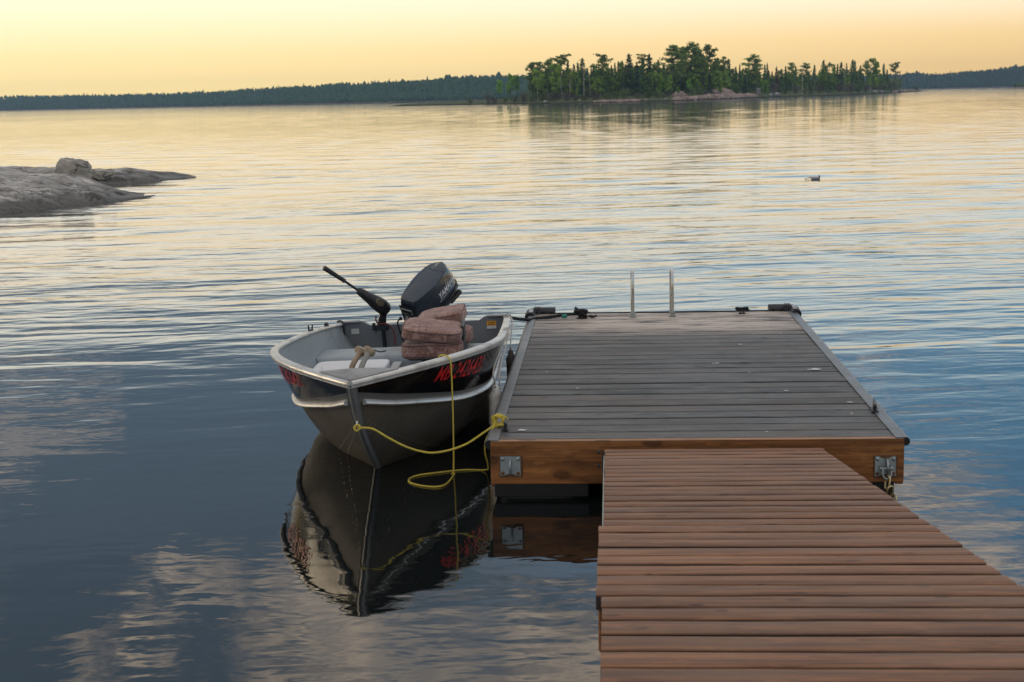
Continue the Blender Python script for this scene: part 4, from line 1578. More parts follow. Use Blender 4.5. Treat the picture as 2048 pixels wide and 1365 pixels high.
SIDE = {}
for side in (-1, 1):
    SIDE[side] = band(topside, stripe_t, 1.0, 8, 'hull_black', 'hull_side', side)
    band(topside, 0.0, stripe_t, 2, 'hull_stripe', 'hull_stripe', side)
    hb_ = band(bottom, 0.0, 1.0, 12, 'hull_bronze', 'hull_bottom', side)
    # spray rail
    m = MB()
    path = [strake(s, side) + Vector((side*.004, -.002, 0)) for s in [.016 + .984*(i/60)**1.2 for i in range(61)]]
    pr = [(-.002, .017), (.003, .015), (.010, .010), (.018, .004), (.019, -.004), (.012, -.011), (-.002, -.012)]
    pr = [(a, b) for a, b in pr] if side > 0 else [(-a, b) for a, b in pr][::-1]
    m.sweep(path, pr)
    rail_ = m.build('spray_rail', M['alu'], boat, 50)
    # rail rivets
    m = MB()
    for k in range(34):
        s = .03 + .55*k/34
        m.lathe(topside(s, .10*min(1, .3/max(.05, stripe_t(s)*2)), side, .0005), Vector((side, -.5, .1)), [(0, .0028), (.0016, .0022)], 6)
    tag(m.build('rivet_row', M['alu_dark'], rail_), kind='stuff')
    m = MB()
    for k in range(30):
        s = .06 + .5*k/30
        for tt in (.62, .70):
            p = bottom(s, tt, side)
            m.lathe(p + Vector((side*.0012, -.001, 0)), Vector((side, -.6, -.3)), [(0, .0022), (.0014, .0018)], 5)
    tag(m.build('rivet_row', M['alu'], hb_), kind='stuff')
    # gunwale extrusion
    m = MB()
    path = [gun(s, side) for s in [(i/70)**1.25 for i in range(71)]]
    pr = [(-.026, .002), (-.020, .010), (.010, .010), (.017, .005), (.018, -.004), (.013, -.010), (.013, -.020), (.006, -.024), (-.002, -.022), (-.004, -.004), (-.026, -.004)]
    if side < 0:
        pr = [(-a, b) for a, b in pr][::-1]
    m.sweep(path, pr, fixed_up=False)
    m.build('gunwale', M['alu'], boat, 40)
    # inner skin
    m = MB()
    rows = []
    for k in range(9):
        row = []
        for s in ss[4:]:
            p = topside(s, 1-k/6, side) if k <= 6 else bottom(s, (k-6)*.22, side)
            p.x -= side*min(.010, abs(p.x)*.5)
            if k > 6:
                p.x *= .90
                p.z += .02
            if k == 0:
                p.z -= .004
            row.append(p)
        rows.append(row)
    m.grid(rows, flip=(side > 0))
    m.build('inner_skin', M['inner'], boat, 60)

# stem bar
m = MB()
path = [stem_pt(z) + Vector((0, -.004, 0)) for z in [.546 - .64*i/40 for i in range(41)]]
m.sweep(path, [(-.025, .016), (-.018, .013), (-.010, -.001), (-.007, -.008), (.007, -.008), (.010, -.001), (.018, .013), (.025, .016), (0, .022)], up=Vector((0, 1, 0)))
SB = m.build('stem_bar', M['alu_dark'], boat, 30)
# bow eye
m = MB()
e0 = stem_pt(.340) + Vector((0, -.016, 0))
m.box(e0 + Vector((0, .004, .018)), (.020, .008, .014), bevel=.002)
m.tube(curve([e0 + Vector((0, .002, .016)), e0 + Vector((0, -.018, .012)), e0 + Vector((0, -.024, -.008)), e0 + Vector((0, -.016, -.024)), e0 + Vector((0, .004, -.026))], .006), .0042, 8)
m.build('bow_eye', M['chrome'], SB)
# bow deck plate
m = MB()
rows = []
SD = .085
for k in range(9):
    row = []
    for i in range(13):
        s = SD*i/12
        f = -1 + 2*k/8
        p = gun(s, 1, -.004)
        row.append(Vector((p.x*f, p.y, p.z + .013 + .010*(1-f*f)*min(1, i/4))))
    rows.append(row)
m.grid(rows, flip=True)
edge = [r[-1] for r in rows]
m.grid([edge, [p + Vector((0, .012, -.004)) for p in edge], [p + Vector((0, .014, -.03)) for p in edge]], flip=True)
m.build('bow_deck', M['alu_dark'], boat, 40)
# floor and benches
HWP = []
for i_ in range(161):
    for k_ in range(41):
        HWP.append(topside(i_/160, k_/40, 1))
        HWP.append(bottom(i_/160, k_/40, 1))


def half_width(y, z):
    c_ = sorted(HWP, key=lambda p: (p.y-y)**2 + (p.z-z)**2)[:4]
    return min(p.x for p in c_)


m = MB()
rows = []
for y in [1.10 + (LB-1.14)*i/16 for i in range(17)]:
    s = y/LB
    wv = half_width(y, .02) - .03
    rows.append([Vector((x*wv, y, .02)) for x in (-1, -.5, 0, .5, 1)])
m.grid(rows, flip=True)
m.build('floor', M['alu_dark'], boat, 60)


def bench(y0, y1, z, name='bench', mat='inner', rnd=.05):
    m = MB()
    rows = []
    prof = [(y0 + .012, z - .19), (y0, z - rnd)]
    prof += [(y0 + rnd*.8*(1-cos(a)), z - rnd*(1-sin(a))) for a in (pi/8, pi/4, 3*pi/8, pi/2)]
    prof += [(y1 - .02, z), (y1, z - .02), (y1, z - .19)]
    for (y, zq) in prof:
        wv = half_width(min(y, LB-.02), zq) - .012
        rows.append([Vector((wv*f, y, zq)) for f in (-1, -.6, -.2, .2, .6, 1)])
    m.grid(rows, flip=True)
    return m.build(name, M[mat], boat, 50)


bench(2.10, 2.42, .295)
bench(1.10, 1.40, .21)
# transom
m = MB()
sT = 1.0
outer = []
prof = []
for k in range(13):
    prof.append(topside(1.0, 1-k/6, 1) if k <= 6 else bottom(1.0, (k-6)/6, 1))
right = [Vector((p.x*.995, LB + .002 + (p.z)*-.0, p.z)) for p in prof]
left = [Vector((-p.x, p.y, p.z)) for p in right]
top = [(-.98, .0), (-.80, .012), (-.72, .0), (-.66, -.022), (0, -.026), (.66, -.022), (.72, 0), (.80, .012), (.98, 0)]
topline = [Vector((f*right[0].x, LB+.002, right[0].z + dz_ + .008)) for f, dz_ in top][::-1]
ring = right[::-1] + topline + left
ring2 = [p + Vector((0, .035, 0)) for p in ring]
n = len(ring)
m.add(ring + ring2, [tuple(range(n)), tuple(range(2*n-1, n-1, -1))] + [(i, n+i, n+(i+1) % n, (i+1) % n) for i in range(n)])
TR = m.build('transom', M['inner_dark'], boat, 30)
for sgn in (-1, 1):
    m = MB()
    q = gun(1.0, sgn)
    m.box(q + Vector((-sgn*.055, .012, .014)), (.15, .06, .010), bevel=.003)
    m.box(q + Vector((-sgn*.004, -.01, -.03)), (.022, .05, .075), bevel=.004)
    m.build('corner_cap', M['alu_dark'], boat)
MB().tube(curve([gun(.985, -1) + Vector((-.012, 0, .02)), gun(.985, -1) + Vector((.01, .0, .025)), gun(.985, -1) + Vector((.028, .0, .0)), gun(.985, -1) + Vector((.035, -.005, -.14))], .01), .006, 6).build('cable', M['black_rubber'], boat)
MB().box((-.46, LB-.002, .285), (.052, .003, .036)).build('sticker', M['paper'], TR)
MB().box((.445, LB-.002, .300), (.062, .003, .030)).build('sticker', M['orange_label'], TR)
MB().box((.445, LB-.002, .274), (.062, .003, .020)).build('sticker', M['paper'], TR)
# small print on the warning label
m = MB()
for k in range(2):
    m.box((.445, LB-.0042, .293 + .012*k), (.045, .001, .004))
m.build('sticker_print', M['red_wire'], TR)
tag(COL.objects[-1], kind='stuff')
# gunwale oarlock sockets and cleat
for s in (.713, .856):
    q = gun(s, -1) + Vector((.006, 0, .010))
    m = MB()
    m.box(q + Vector((0, 0, .004)), (.028, .045, .008), bevel=.002)
    if s < .8:
        m.tube([q + Vector((-.008, -.012, .006)), q + Vector((-.010, -.016, .034))], .005, 6)
        m.tube([q + Vector((.006, .010, .006)), q + Vector((.010, .014, .034))], .005, 6)
    else:
        m.box(q + Vector((0, 0, .016)), (.02, .04, .014), bevel=.003)
    m.build('oarlock', M['black_plastic'], boat)
q = gun(.92, 1) + Vector((-.006, 0, .010))
MB().box(q + Vector((0, 0, .006)), (.03, .06, .012), bevel=.002).build('cleat', M['black_plastic'], boat)


# lettering ---------------------------------------------------------------
def text_verts(body, shear=0.0, bold=0.0):
    cu = bpy.data.curves.new('lettering', 'FONT')
    cu.body = body
    cu.shear = shear
    cu.offset = bold
    cu.resolution_u = 3
    cu.fill_mode = 'FRONT'
    ob = bpy.data.objects.new('lettering', cu)
    COL.objects.link(ob)
    dg = bpy.context.evaluated_depsgraph_get()
    me = ob.evaluated_get(dg).to_mesh()
    vs = [v.co.copy() for v in me.vertices]
    fs = [tuple(p.vertices) for p in me.polygons]
    ob.evaluated_get(dg).to_mesh_clear()
    bpy.data.objects.remove(ob)
    bpy.data.curves.remove(cu)
    x0, x1 = min(v.x for v in vs), max(v.x for v in vs)
    y0, y1 = min(v.y for v in vs), max(v.y for v in vs)
    return [((v.x-x0)/(x1-x0), (v.y-y0)/(y1-y0)) for v in vs], fs


uv, fs = text_verts('MB 2426431', .38, .006)
m = MB()
m.add([topside(lerp(.172, .318, u), lerp(.48, .84, v), 1, .0045) for u, v in uv], fs)
m.build('registration', M['red_print'], SIDE[1], None)
m = MB()
m.add([topside(lerp(.318, .172, u), lerp(.48, .84, v), -1, .0045) for u, v in uv], [f[::-1] for f in fs])
m.build('registration', M['red_print'], SIDE[-1], None)


# ------------------------------------------------------------------ things lying in the boat (world coordinates from the boat frame)
BM = Matrix.Translation((BX, BY, 0)) @ boat.rotation_euler.to_matrix().to_4x4()


def bw(p):
    return BM @ Vector(p)


# white lidded box behind the bow deck
wb = empty('white_box', bw((-.195, 1.24, .236)), (0, -HEEL, BYAW), 'flat white plastic box lid lying behind the boat\'s bow deck', 'box')
MB().cushion((0, 0, .075), (.36, .24, .13), None, 10, 9).build('body', M['white'], wb, 60)
MB().cushion((0, 0, .150), (.39, .26, .05), None, 12, 10).build('lid', M['white'], wb, 60)
MB().box((.232, .02, .135), (.05, .25, .035), bevel=.004).build('side_strip', M['alu_dark'], wb)
MB().lathe((-.14, -.08, .1735), (0, 0, 1), [(0, .006), (.002, .006)], 8).build('screw', M['rust'], wb)

# paddles with knobbed grips
for k, (g_px, b_px, Yg, Yb, mt, lab) in enumerate([
        ((722, 703), (703, 745), 7.16, 7.00, 'wood_handle', 'wooden paddle with brown grip, left one behind the bow deck'),
        ((738, 703), (722, 747), 7.12, 6.98, 'grey_handle', 'weathered grey paddle, right one behind the bow deck')]):
    g0, b0 = at(g_px[0], g_px[1], Yg), at(b_px[0], b_px[1], Yb)
    d = (g0 - b0).normalized()
    foot = b0 + Vector((.03, .17, -.20))
    r = empty('paddle', foot, (0, 0, 0), lab, 'paddle', 'paddles in the boat')
    gl, bl_ = g0 - foot, b0 - foot
    MB().tube(curve([(0, 0, 0), bl_, gl], .02), .0145, 10).build('shaft', M[mt], r)
    ax = Vector((.75, -.55, -.32)).normalized()
    m = MB()
    m.lathe(gl - ax*.036, ax, [(0, .008), (.006, .018), (.018, .0215), (.036, .0225), (.054, .0215), (.066, .018), (.072, .008)], 14)
    m.tube([gl - d*.04, gl - d*.008], [.0150, .022], 10)
    m.build('grip', M['wood_handle'], r)
    MB().cushion(Vector((0, .03, -.01)), (.10, .025, .10), None, 6, 3).build('blade', M[mt], r, 60)
m = MB()
q0 = at(722, 696, 7.1)
MB().tube([at(720, 694, 7.14), at(733, 700, 7.05)], .003, 6).build('steel_pin', M['chrome'])
tag(COL.objects[-1], 'thin shiny steel pin lying across the paddle grips', 'pin')
MB().tube(curve([at(742, 697, 8.2), at(752, 702, 8.2), at(762, 704, 8.18), at(772, 702, 8.2)], .01), .004, 6).build('loose_wire', M['black_rubber'])
tag(COL.objects[-1], 'short loose black wire on the middle bench', 'wire')


# folded seats
def seat(root, parts, hinge):
    for nm, c, sz, rx, ry, sd_ in parts:
        R_ = Matrix.Rotation(rx, 3, 'X') @ Matrix.Rotation(ry, 3, 'Y')
        cu_ = MB().cushion(c, sz, R_, 18, 5.0, .007, sd_).build(nm, M['fabric'], root, 180)
        for zf in (-.62, .62):
            ring = []
            for q in range(48):
                th = 2*pi*q/48
                v = Vector((cos(th), sin(th), 0))
                nn = (abs(v.x)**5 + abs(v.y)**5 + abs(zf)**5) ** .2 if False else (abs(v.x)**5 + abs(v.y)**5) ** .2
                k_ = (1 - abs(zf)**5) ** .2
                ring.append(Vector(c) + R_ @ Vector((v.x/nn*k_*sz[0]/2*1.006, v.y/nn*k_*sz[1]/2*1.006, zf*sz[2]/2)))
            MB().tube(ring, .0042, 6, closed=True).build('piping', M['piping'], cu_, 180)
    m = MB()
    for c, sz, rt in hinge:
        m.box(c, sz, Matrix.Rotation(rt, 3, 'X'), bevel=.006)
    m.build('hinge_frame', M['seat_black'], root)


sA = bw((.0, 1.40, .27))
A = at(863, 716, 7.78)
seatA = empty('folding_seat', A, (0, 0, .03), 'front folding boat seat in mottled pink-brown plush', 'seat')
seat(seatA, [('seat_cushion', (0, .13, .036), (.345, .32, .100), -.05, -.03, 1.0),
             ('backrest', (.000, .12, .136), (.335, .30, .074), .10, .10, 2.0)],
     [((.168, .20, .09), (.016, .16, .16), .12), ((.0, .15, -.012), (.27, .24, .018), 0), ((-.03, .12, -.035), (.07, .05, .05), 0)])
MB().tube([(-.02, .12, -.03), (-.02, .12, -.19)], .03, 12).build('pedestal', M['seat_black'], seatA)
B = at(880, 690, 8.28)
seatB = empty('folding_seat', B, (0, 0, -.02), 'rear folding boat seat, its tilted cushion topmost of the pile', 'seat')
seat(seatB, [('seat_cushion', (.015, .14, .035), (.325, .32, .095), -.03, -.03, 3.0),
             ('backrest', (.0, .12, .150), (.285, .29, .080), .08, -.19, 4.0)],
     [((-.155, .16, .05), (.016, .15, .13), .1), ((0, .15, -.025), (.27, .24, .02), 0)])
MB().tube([(0, .13, -.03), (0, .13, -.13)], .03, 12).build('pedestal', M['seat_black'], seatB)

# ------------------------------------------------------------------ outboard motor
OC = at(854, 580, 9.10)
om = empty('outboard_motor', (OC.x, OC.y, OC.z), (0, 0, 0), 'navy outboard motor tilted up on the boat\'s transom', 'outboard motor')
ob_ = Vector((.50, .68, .54)).normalized()
ot = Vector((.23, -.61, .76))
ot = (ot - ob_*ot.dot(ob_)).normalized()
_r = Matrix.Rotation(rad(22), 3, ob_)
ot = _r @ ot
if ot.x > (_r.inverted() @ ot).x:
    ot = _r.inverted() @ (_r.inverted() @ ot)
ow = ob_.cross(ot)          # towards the side that carries the lettering
if ow.x < 0:
    ow = -ow


def oc(l, wd_, t, k=1.2):
    return (ob_*l*1.10 + ow*wd_*.92 + ot*t)*k


def outline(l0, l1, wf, wm, wb, n=36):
    """plan outline: front at l0 (square), back at l1 (rounded)"""
    pts = []
    half = n//2
    for i in range(half+1):
        u = i/half
        l = lerp(l0, l1, u)
        wv = wf + (wm-wf)*sin(pi*min(1, u/.55)/2) if u < .55 else wb + (wm-wb)*cos(pi/2*(u-.55)/.45)
        if u > .86:
            wv *= math.sqrt(max(0, 1-((u-.86)/.14)**2))*.75 + .25*(1-(u-.86)/.14)
        if u < .06:
            wv *= .82 + 3*u
        pts.append((l, wv))
    return pts


def loft(m, layers, mat=0, cap_top=True, cap_bottom=True):
    rows = []
    for t, (l0, l1, wf, wm, wb) in layers:
        o_ = outline(l0, l1, wf, wm, wb)
        rows.append([oc(l, wv, t) for l, wv in o_] + [oc(l, -wv, t) for l, wv in o_[::-1]])
    m.grid(rows, closed=True, mat=mat)
    n_ = len(rows[0])
    if cap_top:
        m.add(rows[-1], [tuple(range(n_))], mat)
    if cap_bottom:
        m.add(rows[0], [tuple(range(n_-1, -1, -1))], mat)


m = MB()
loft(m, [(-.075, (-.165, .185, .062, .096, .060)), (-.02, (-.165, .180, .066, .098, .062)), (.030, (-.155, .170, .062, .092, .056)), (.058, (-.148, .158, .056, .084, .050))])
CO = m.build('cowl', M['cowl'], om, 40)
m = MB()
loft(m, [(.0582, (-.146, .154, .054, .082, .048)), (.064, (-.142, .148, .051, .079, .046)), (.071, (-.10, .105, .036, .060, .034)), (.074, (-.05, .05, .02, .03, .02))], cap_bottom=False)
CT = m.build('cowl_top', M['cowl_top'], om, 28)
m = MB()
m.tube(curve([oc(.085, -.068, .0655), oc(.080, -.03, .0715), oc(.078, .0, .0725), oc(.080, .03, .0715), oc(.088, .068, .0655)], .006), .0014, 5)
m.build('panel_seam', M['gasket'], CT)
m = MB()
loft(m, [(-.105, (-.155, .165, .052, .085, .055)), (-.0765, (-.170, .192, .066, .100, .066))])
m.build('lower_pan', M['motor_black'], om, 40)
m = MB()
m.tube([oc(l, wv, -.083) for l, wv in outline(-.171, .193, .067, .102, .067)][2:-2], .0045, 6)
m.build('pan_trim', M['motor_black'], om)
# front panel with pull handle
m = MB()
rows = [[oc(-.170 + .004*abs(f), f*.056, t) for f in (-1, -.5, 0, .5, 1)] for t in (-.068, -.01, .034)]
m.grid(rows)
FP = m.build('front_panel', M['motor_black'], om)
m = MB()
R_f = Matrix((ow, ob_, ot)).transposed()
m.box(oc(-.172, 0, .004), (.088, .008, .040), R_f, bevel=.003)
m.build('recoil_frame', M['alu_dark'], FP)
m = MB()
m.box(oc(-.177, 0, .006), (.070, .006, .026), R_f, bevel=.003)
m.build('recoil_recess', M['gasket'], FP)
m = MB()
m.tube([oc(-.184, -.026, .002), oc(-.188, 0, .004), oc(-.184, .026, .002)], [.006, .009, .006], 8)
m.build('recoil_handle', M['motor_black'], FP)
uv, fs = text_verts('25', .2, .02)
m = MB()
m.add([oc(-.1735, lerp(-.035, .030, u), lerp(-.052, -.030, v)) for u, v in uv], fs)
m.build('lettering', M['silver_print'], FP, None)
# brand lettering on the side
uv, fs = text_verts('YAMAHA', .12, .018)


def cowl_side(u, v, off=.0016):
    l = lerp(-.012, .135, u)
    t = lerp(-.034, .004, v) + .008*u
    uu = (l + .165)/.345
    wf, wm, wb = .066, .098, .062
    wv = wf + (wm-wf)*sin(pi*min(1, uu/.55)/2) if uu < .55 else wb + (wm-wb)*cos(pi/2*(uu-.55)/.45)
    if uu > .86:
        wv *= math.sqrt(max(0, 1-((uu-.86)/.14)**2))*.75 + .25*(1-(uu-.86)/.14)
    if t > -.02:
        wv -= (t+.02)/.05*.006
    return oc(l, wv + off, t)


m = MB()
m.add([cowl_side(u, v) for u, v in uv], fs)
m.build('lettering', M['silver_print'], CO, None)
m = MB()
m.tube([cowl_side(u, -.28) for u in (-.05, .2, .4, .6, .8, .98)], .0012, 4)
m.build('pinstripe', M['silver_print'], CO)
# mid section, clamp bracket, leg, carrying handle
m = MB()
leg = curve([oc(.03, .0, -.10), oc(.04, 0, -.18), oc(.05, 0, -.30), oc(.06, 0, -.48)], .03)
m.tube(leg, [lerp(.055, .035, i/(len(leg)-1)) for i in range(len(leg))], 12)
m.build('leg', M['cowl'], om)
m = MB()
m.cushion(oc(.07, 0, -.55), (.09, .30, .09), R_f, 8, 2.6)
m.build('gear_case', M['cowl'], om, 60)
m = MB()
tb = Vector((OC.x, LB*1.0 + BY, .335)) - OC
tb = bw((0, LB + .01, .32)) - OC
for sgn in (-1, 1):
    m.box(tb + Vector((sgn*.075 + .02, -.015, .0)), (.03, .07, .13), bevel=.006)
    m.tube([tb + Vector((sgn*.075 + .02, -.02, .03)), oc(.0, sgn*.05, -.11)], .016, 8)
m.box(tb + Vector((.02, .0, .055)), (.2, .05, .03), bevel=.006)
m.build('clamp_bracket', M['motor_black'], om)
m = MB()
m.tube([oc(-.06, .085, -.108), oc(.12, .085, -.118)], .012, 8)
m.box(oc(.10, .085, -.12), (.035, .12, .028), R_f, bevel=.005)
m.build('tiller_arm', M['motor_black'], om)
m = MB()
hp = [oc(-.15, -.055, -.098), oc(-.20, -.06, -.135), oc(-.205, -.055, -.165), oc(-.195, .03, -.185), oc(-.17, .05, -.17), oc(-.14, .05, -.10)]
m.tube(hp, .0095, 8)
m.build('carry_handle', M['motor_black'], om)
MB().tube(curve([oc(-.165, -.075, -.075), oc(-.185, -.09, -.085), oc(-.20, -.08, -.15), oc(-.21, -.06, -.26), oc(-.20, -.04, -.33)], .01), .005, 6).build('fuel_hose', M['black_rubber'], om)
MB().lathe(oc(-.165, -.075, -.07), -ob_, [(0, .012), (.012, .012), (.018, .007)], 8).build('knob', M['motor_black'], om)

# ------------------------------------------------------------------ trolling motor
TM = at(763, 652, 9.13)
tm = empty('trolling_motor', TM, (0, 0, 0), 'black electric trolling motor with long tiller handle clamped to the transom', 'trolling motor')


def tl(px, py, Y):
    return at(px, py, Y) - TM


m = MB()
m.box((0, -.01, -.01), (.10, .05, .035), bevel=.005)
m.box((-.045, -.03, .0), (.018, .03, .05), bevel=.004)
m.box((.04, -.03, -.003), (.025, .03, .03), bevel=.004)
m.tube([(-.03, -.035, -.02), (-.03, -.05, -.035)], .006, 6)
m.build('clamp', M['motor_black'], tm)
m = MB()
m.tube([Vector((0, .0, .0)), tl(766, 628, 9.10)], [.030, .024], 12)
m.build('collar', M['motor_black'], tm)
MB().tube([Vector((.005, .02, .02)), Vector((.03, .06, -.5))], .014, 8).build('shaft', M['motor_black'], tm)
MB().cushion((.03, .10, -.55), (.09, .32, .09), None, 8, 2.4).build('motor_pod', M['motor_black'], tm, 60)
h0, h1 = tl(775, 621, 9.12), tl(716, 581, 9.0)
ax = (h1-h0)
ln = ax.length
MB().lathe(h0, ax, [(-.012, .012), (-.004, .030), (.01, .043), (.05, .050), (.10, .047), (.15, .037), (ln-.02, .026), (ln, .020), (ln+.006, .010)], 18, 0, .9).build('head', M['motor_black'], tm, 60)
m = MB()
an = ax.normalized()
nrm = (Vector((.1, -1, .55)) - an*Vector((.1, -1, .55)).dot(an)).normalized()
m.lathe(h0 + an*.095 + nrm*.0415, nrm, [(0, .024), (.0055, .022)], 18, 0, 1.4, ref=nrm.cross(an))
m.build('badge', M['gold'], tm)
t0, t1, t2 = h1, tl(690, 563, 8.95), tl(648, 536, 8.86)
MB().tube([t0 - ax.normalized()*.02, t1 + (t2-t1)*.1], .0085, 8).build('tiller_tube', M['motor_black'], tm)
dd = (t2-t1).normalized()
MB().lathe(t1, dd, [(0, .012), (.004, .0145), (.012, .0135), (.10, .0150), ((t2-t1).length-.004, .0165), ((t2-t1).length, .014)], 12).build('tiller_grip', M['black_rubber'], tm)
MB().lathe(t1 + dd*.004, dd, [(0, .0155), (.003, .0155)], 12).build('grip_ring', M['alu_dark'], tm)
MB().tube(curve([tl(752, 632, 9.08), tl(752, 642, 9.07), tl(758, 648, 9.07), tl(772, 648, 9.07), tl(783, 655, 9.07), tl(789, 670, 9.05), tl(790, 690, 9.0)], .01), .0055, 6).build('power_cable', M['red_wire'], tm)


# ------------------------------------------------------------------ fenders and lines
def rope_mb(path, r, turns=None, n=5, strands=3):
    """laid rope: strands twisted round the path"""
    P = curve(path, r*.9)
    fr = frames(P)
    m = MB()
    d = 0.0
    acc = [0.0]
    for a, b in zip(P, P[1:]):
        d += (b-a).length
        acc.append(d)
    lay = turns or r*6.5
    for k in range(strands):
        pts = []
        for i, p in enumerate(P):
            th = 2*pi*(acc[i]/lay + k/strands)
            pts.append(p + (fr[i][1]*cos(th) + fr[i][2]*sin(th))*r*.5)
        m.tube(pts, r*.58, n)
    return m


def fender(name, top, mat, label, tilt, ln=.235, rad_=.033):
    f = empty(name, top, tilt, label, 'fender', 'fenders between boat and dock')
    prof = [(0, .010), (.012, .0165), (.030, .018), (.042, .026), (.055, rad_), (ln-.03, rad_), (ln-.012, rad_*.75), (ln, .012)]
    m = MB()
    m.lathe((0, 0, 0), (0, 0, -1), prof, 18)
    for i, p in enumerate(m.v):          # moulded ribs
        if -ln+.03 < p.z < -.05:
            th = math.atan2(p.y, p.x)
            q = 1 + .035*cos(12*th)
            m.v[i] = Vector((p.x*q, p.y*q, p.z))
    m.build('body', M[mat], f, 60)
    MB().lathe((0, 0, -.010), (0, 1, 0), [(-.018, .0065), (.018, .0065)], 8).build('eyelet', M['alu_dark'], f)
    return f


g1 = bw(gun(.575, 1))
F1 = Vector((-.545, 7.42, .285))
F1 = at(991, 770, 7.30)
FO = fender('fender', F1, 'fender', 'white ribbed fender hanging on twin cords nearest the bow', (-.04, .03, .0))
FM = Matrix.Translation(FO.location) @ FO.rotation_euler.to_matrix().to_4x4()
m = rope_mb([bw(gun(.530, 1)) + Vector((-.012, 0, .0)), bw(gun(.530, 1)) + Vector((.004, -.004, .016)), bw(gun(.530, 1)) + Vector((.022, -.006, -.004)), F1 + Vector((-.006, 0, .09)), F1 + Vector((0, 0, -.008))], .0045)
for i_, p_ in enumerate(m.v):
    m.v[i_] = FM.inverted() @ p_
m.build('cord', M['cord'], FO)
m = rope_mb([bw(gun(.545, 1)) + Vector((-.010, 0, .002)), bw(gun(.545, 1)) + Vector((.006, 0, .016)), bw(gun(.545, 1)) + Vector((.026, 0, -.006)), F1 + Vector((.022, .02, .07)), F1 + Vector((.024, .01, -.03))], .0045)
for i_, p_ in enumerate(m.v):
    m.v[i_] = FM.inverted() @ p_
m.build('cord', M['cord'], FO)
F2 = at(1021, 700, 8.55)
FO = fender('fender', F2, 'fender_old', 'dirty brown fender squeezed between stern and dock', (.0, -.04, .5), .24, .032)
FM = Matrix.Translation(FO.location) @ FO.rotation_euler.to_matrix().to_4x4()
m = rope_mb([bw(gun(.892, 1)) + Vector((-.03, .02, .012)), bw(gun(.892, 1)) + Vector((.012, 0, .018)), bw(gun(.892, 1)) + Vector((.03, -.03, -.01)), F2 + Vector((.002, 0, .045)), F2 + Vector((0, 0, -.008))], .0045)
for i_, p_ in enumerate(m.v):
    m.v[i_] = FM.inverted() @ p_
m.build('cord', M['cord'], FO)

# yellow bow line to the knot on the dock edge
eye = bw(stem_pt(.340) + Vector((0, -.036, -.014)))
knot = Vector((DX0 - .022, 6.42, DZ + .022))
knot = at(998, 843, 6.40)
yl = empty('bow_line', eye, (0, 0, 0), 'yellow rope sagging from the bow eye to the dock knot', 'rope')
rel = lambda p: p - eye
rp = [rel(eye + Vector((0, .012, .012))), rel(eye), rel(at(745, 858, 6.17)), rel(at(778, 877, 6.18)), rel(at(820, 897, 6.21)), rel(at(868, 906, 6.25)), rel(at(925, 892, 6.31)), rel(at(970, 864, 6.36)), rel(knot + Vector((-.012, -.005, -.01)))]
rope_mb(rp, .0051).build('line', M['yellow'], yl)
m = rope_mb([rel(eye + Vector((.006, 0, .012))), rel(eye + Vector((-.012, -.012, .004))), rel(eye + Vector((-.004, -.016, -.012))), rel(eye + Vector((.014, -.010, -.002))), rel(eye + Vector((.006, -.006, .014))), rel(eye + Vector((-.01, .0, .006)))], .0055)
m.build('eye_knot', M['yellow'], yl)
krng = random.Random(12)
kp = []
for i in range(16):
    th = i*2.25
    rr = .030 + .010*krng.random()
    kp.append(rel(knot + Vector((rr*cos(th)*.95, krng.uniform(-.02, .02), rr*sin(th)*.85 + .004))))
rope_mb(kp, .0062).build('dock_knot', M['yellow'], yl)

# yellow line hanging over the gunwale into the water and back to the dock
def gun_at_px(px):
    best = None
    for i in range(400):
        p = bw(gun(.05 + .9*i/400, 1))
        c = CAM_M.transposed() @ (p - Vector((0, 0, CAM_H)))
        d = abs(1024 - 2844.4*c.x/c.z - px)
        if best is None or d < best[0]:
            best = (d, p)
    return best[1]


gq = gun_at_px(886)
sl = empty('trailing_line', gq, (0, 0, 0), 'yellow rope hanging over the gunwale and trailing in the water', 'rope')
rel2 = lambda p: p - gq
gw = gun_at_px(890)
hang = on_water(909, 956, .006)
hx = gw + Vector((.030, -.012, -.02))
tail = [gw + Vector((-.045, .03, -.02)), gw + Vector((-.026, .018, .012)), gw + Vector((-.004, .004, .019)), gw + Vector((.020, -.008, .010)), hx, hx.lerp(Vector((hx.x+.012, hx.y-.03, 0)), .3), hx.lerp(Vector((hx.x+.008, hx.y-.05, 0)), .65), Vector((hx.x+.004, hx.y-.06, .02)), Vector((hx.x-.004, hx.y-.075, .004)), on_water(909, 948, .004), on_water(893, 968, .004), on_water(870, 974, .004), on_water(835, 970, .004),
        on_water(817, 962, .004), on_water(832, 952, .004), on_water(880, 945, .004), on_water(930, 940, .004), on_water(972, 940, .01), at(976, 930, 6.42), at(970, 905, 6.36), at(972, 880, 6.34), at(985, 858, 6.36), knot + Vector((-.01, 0, .01))]
rope_mb([rel2(p) for p in tail], .0040).build('line', M['yellow'], sl)

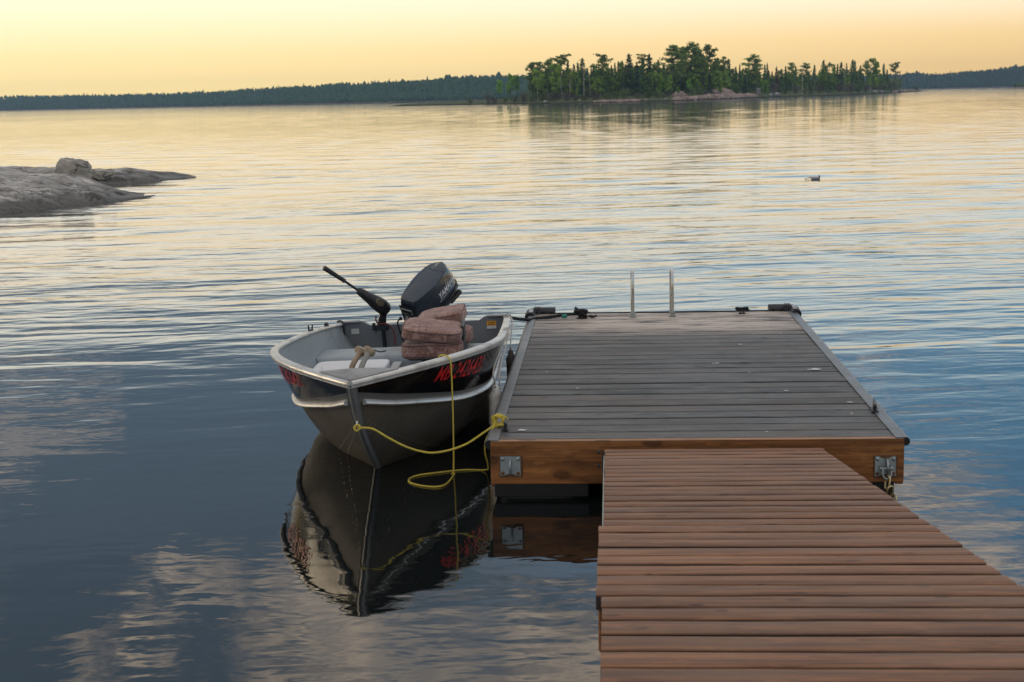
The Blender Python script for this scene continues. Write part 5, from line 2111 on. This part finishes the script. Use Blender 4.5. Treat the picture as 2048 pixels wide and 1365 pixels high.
# black stern line
sl0 = bw(gun(.918, 1)) + Vector((-.01, 0, .015))
k2 = Vector((-.17, 9.66, DZ + .03))
bl = empty('stern_line', k2, (0, 0, 0), 'black rope from the boat\'s stern to a tangle on the dock', 'rope')
r3 = lambda p: p - k2
c1 = at(1060, 640, 9.58)
pth = [sl0, sl0.lerp(c1, .33) + Vector((0, 0, -.006)), sl0.lerp(c1, .7) + Vector((0, 0, -.004)), c1, at(1072, 637, 9.64), at(1100, 634.5, 9.66), at(1135, 629.5, 9.66), k2]
rope_mb([r3(p) for p in pth], .011, None, 5, 4).build('line', M['black_rope'], bl)
kp = []
for i in range(22):
    th = i*2.2
    kp.append(Vector((.052*cos(th)*krng.uniform(.4, 1.1), .035*sin(th*1.3), .028*sin(th*.9)*krng.uniform(.5, 1.3) + .004)))
rope_mb(kp, .0095, None, 5, 3).build('tangle', M['black_rope'], bl)
rope_mb([(.04, -.01, -.012), (.075, -.02, -.02), (.10, .0, -.012), (.085, .02, -.018), (.05, .01, -.014)], .006).build('rope_end', M['black_rope'], bl)
d_ = (r3(at(1122, 631.5, 9.66)) - r3(at(1134, 630, 9.66))).normalized()
MB().lathe(r3(at(1134, 632, 9.64)), d_, [(0, .013), (.035, .013)], 10).build('tape', M['teal'], bl)
# stray cord at the second cleat
cc = Vector((.93, 9.77, DZ + .012))
so = empty('cord_coil', cc, (0, 0, 0), 'small dark cord looped on the far right cleat', 'cord')
rope_mb([(.05*cos(i*1.9)*(1-.02*i), .02*sin(i*1.9), .012 + .020*abs(sin(i*.8))) for i in range(14)], .0055).build('loop', M['black_rope'], so)

# ------------------------------------------------------------------ evening haze over the lake
hz = MB()
hz.box((0, 810, 14.5), (4200, 1720, 31))
ho = hz.build('haze', [], None, None)
tag(ho, kind='stuff')
hm = bpy.data.materials.new('evening_haze')
hm.use_nodes = True
ht = NT(hm.node_tree)
pv = ht.n('ShaderNodeVolumePrincipled')
pv.inputs['Color'].default_value = (.48, .70, 1.0, 1)
pv.inputs['Density'].default_value = .00022
pv.inputs['Anisotropy'].default_value = 0.0
hout = ht.n('ShaderNodeOutputMaterial')
ht.link(pv.outputs[0], hout.inputs['Volume'])
ho.data.materials.append(hm)
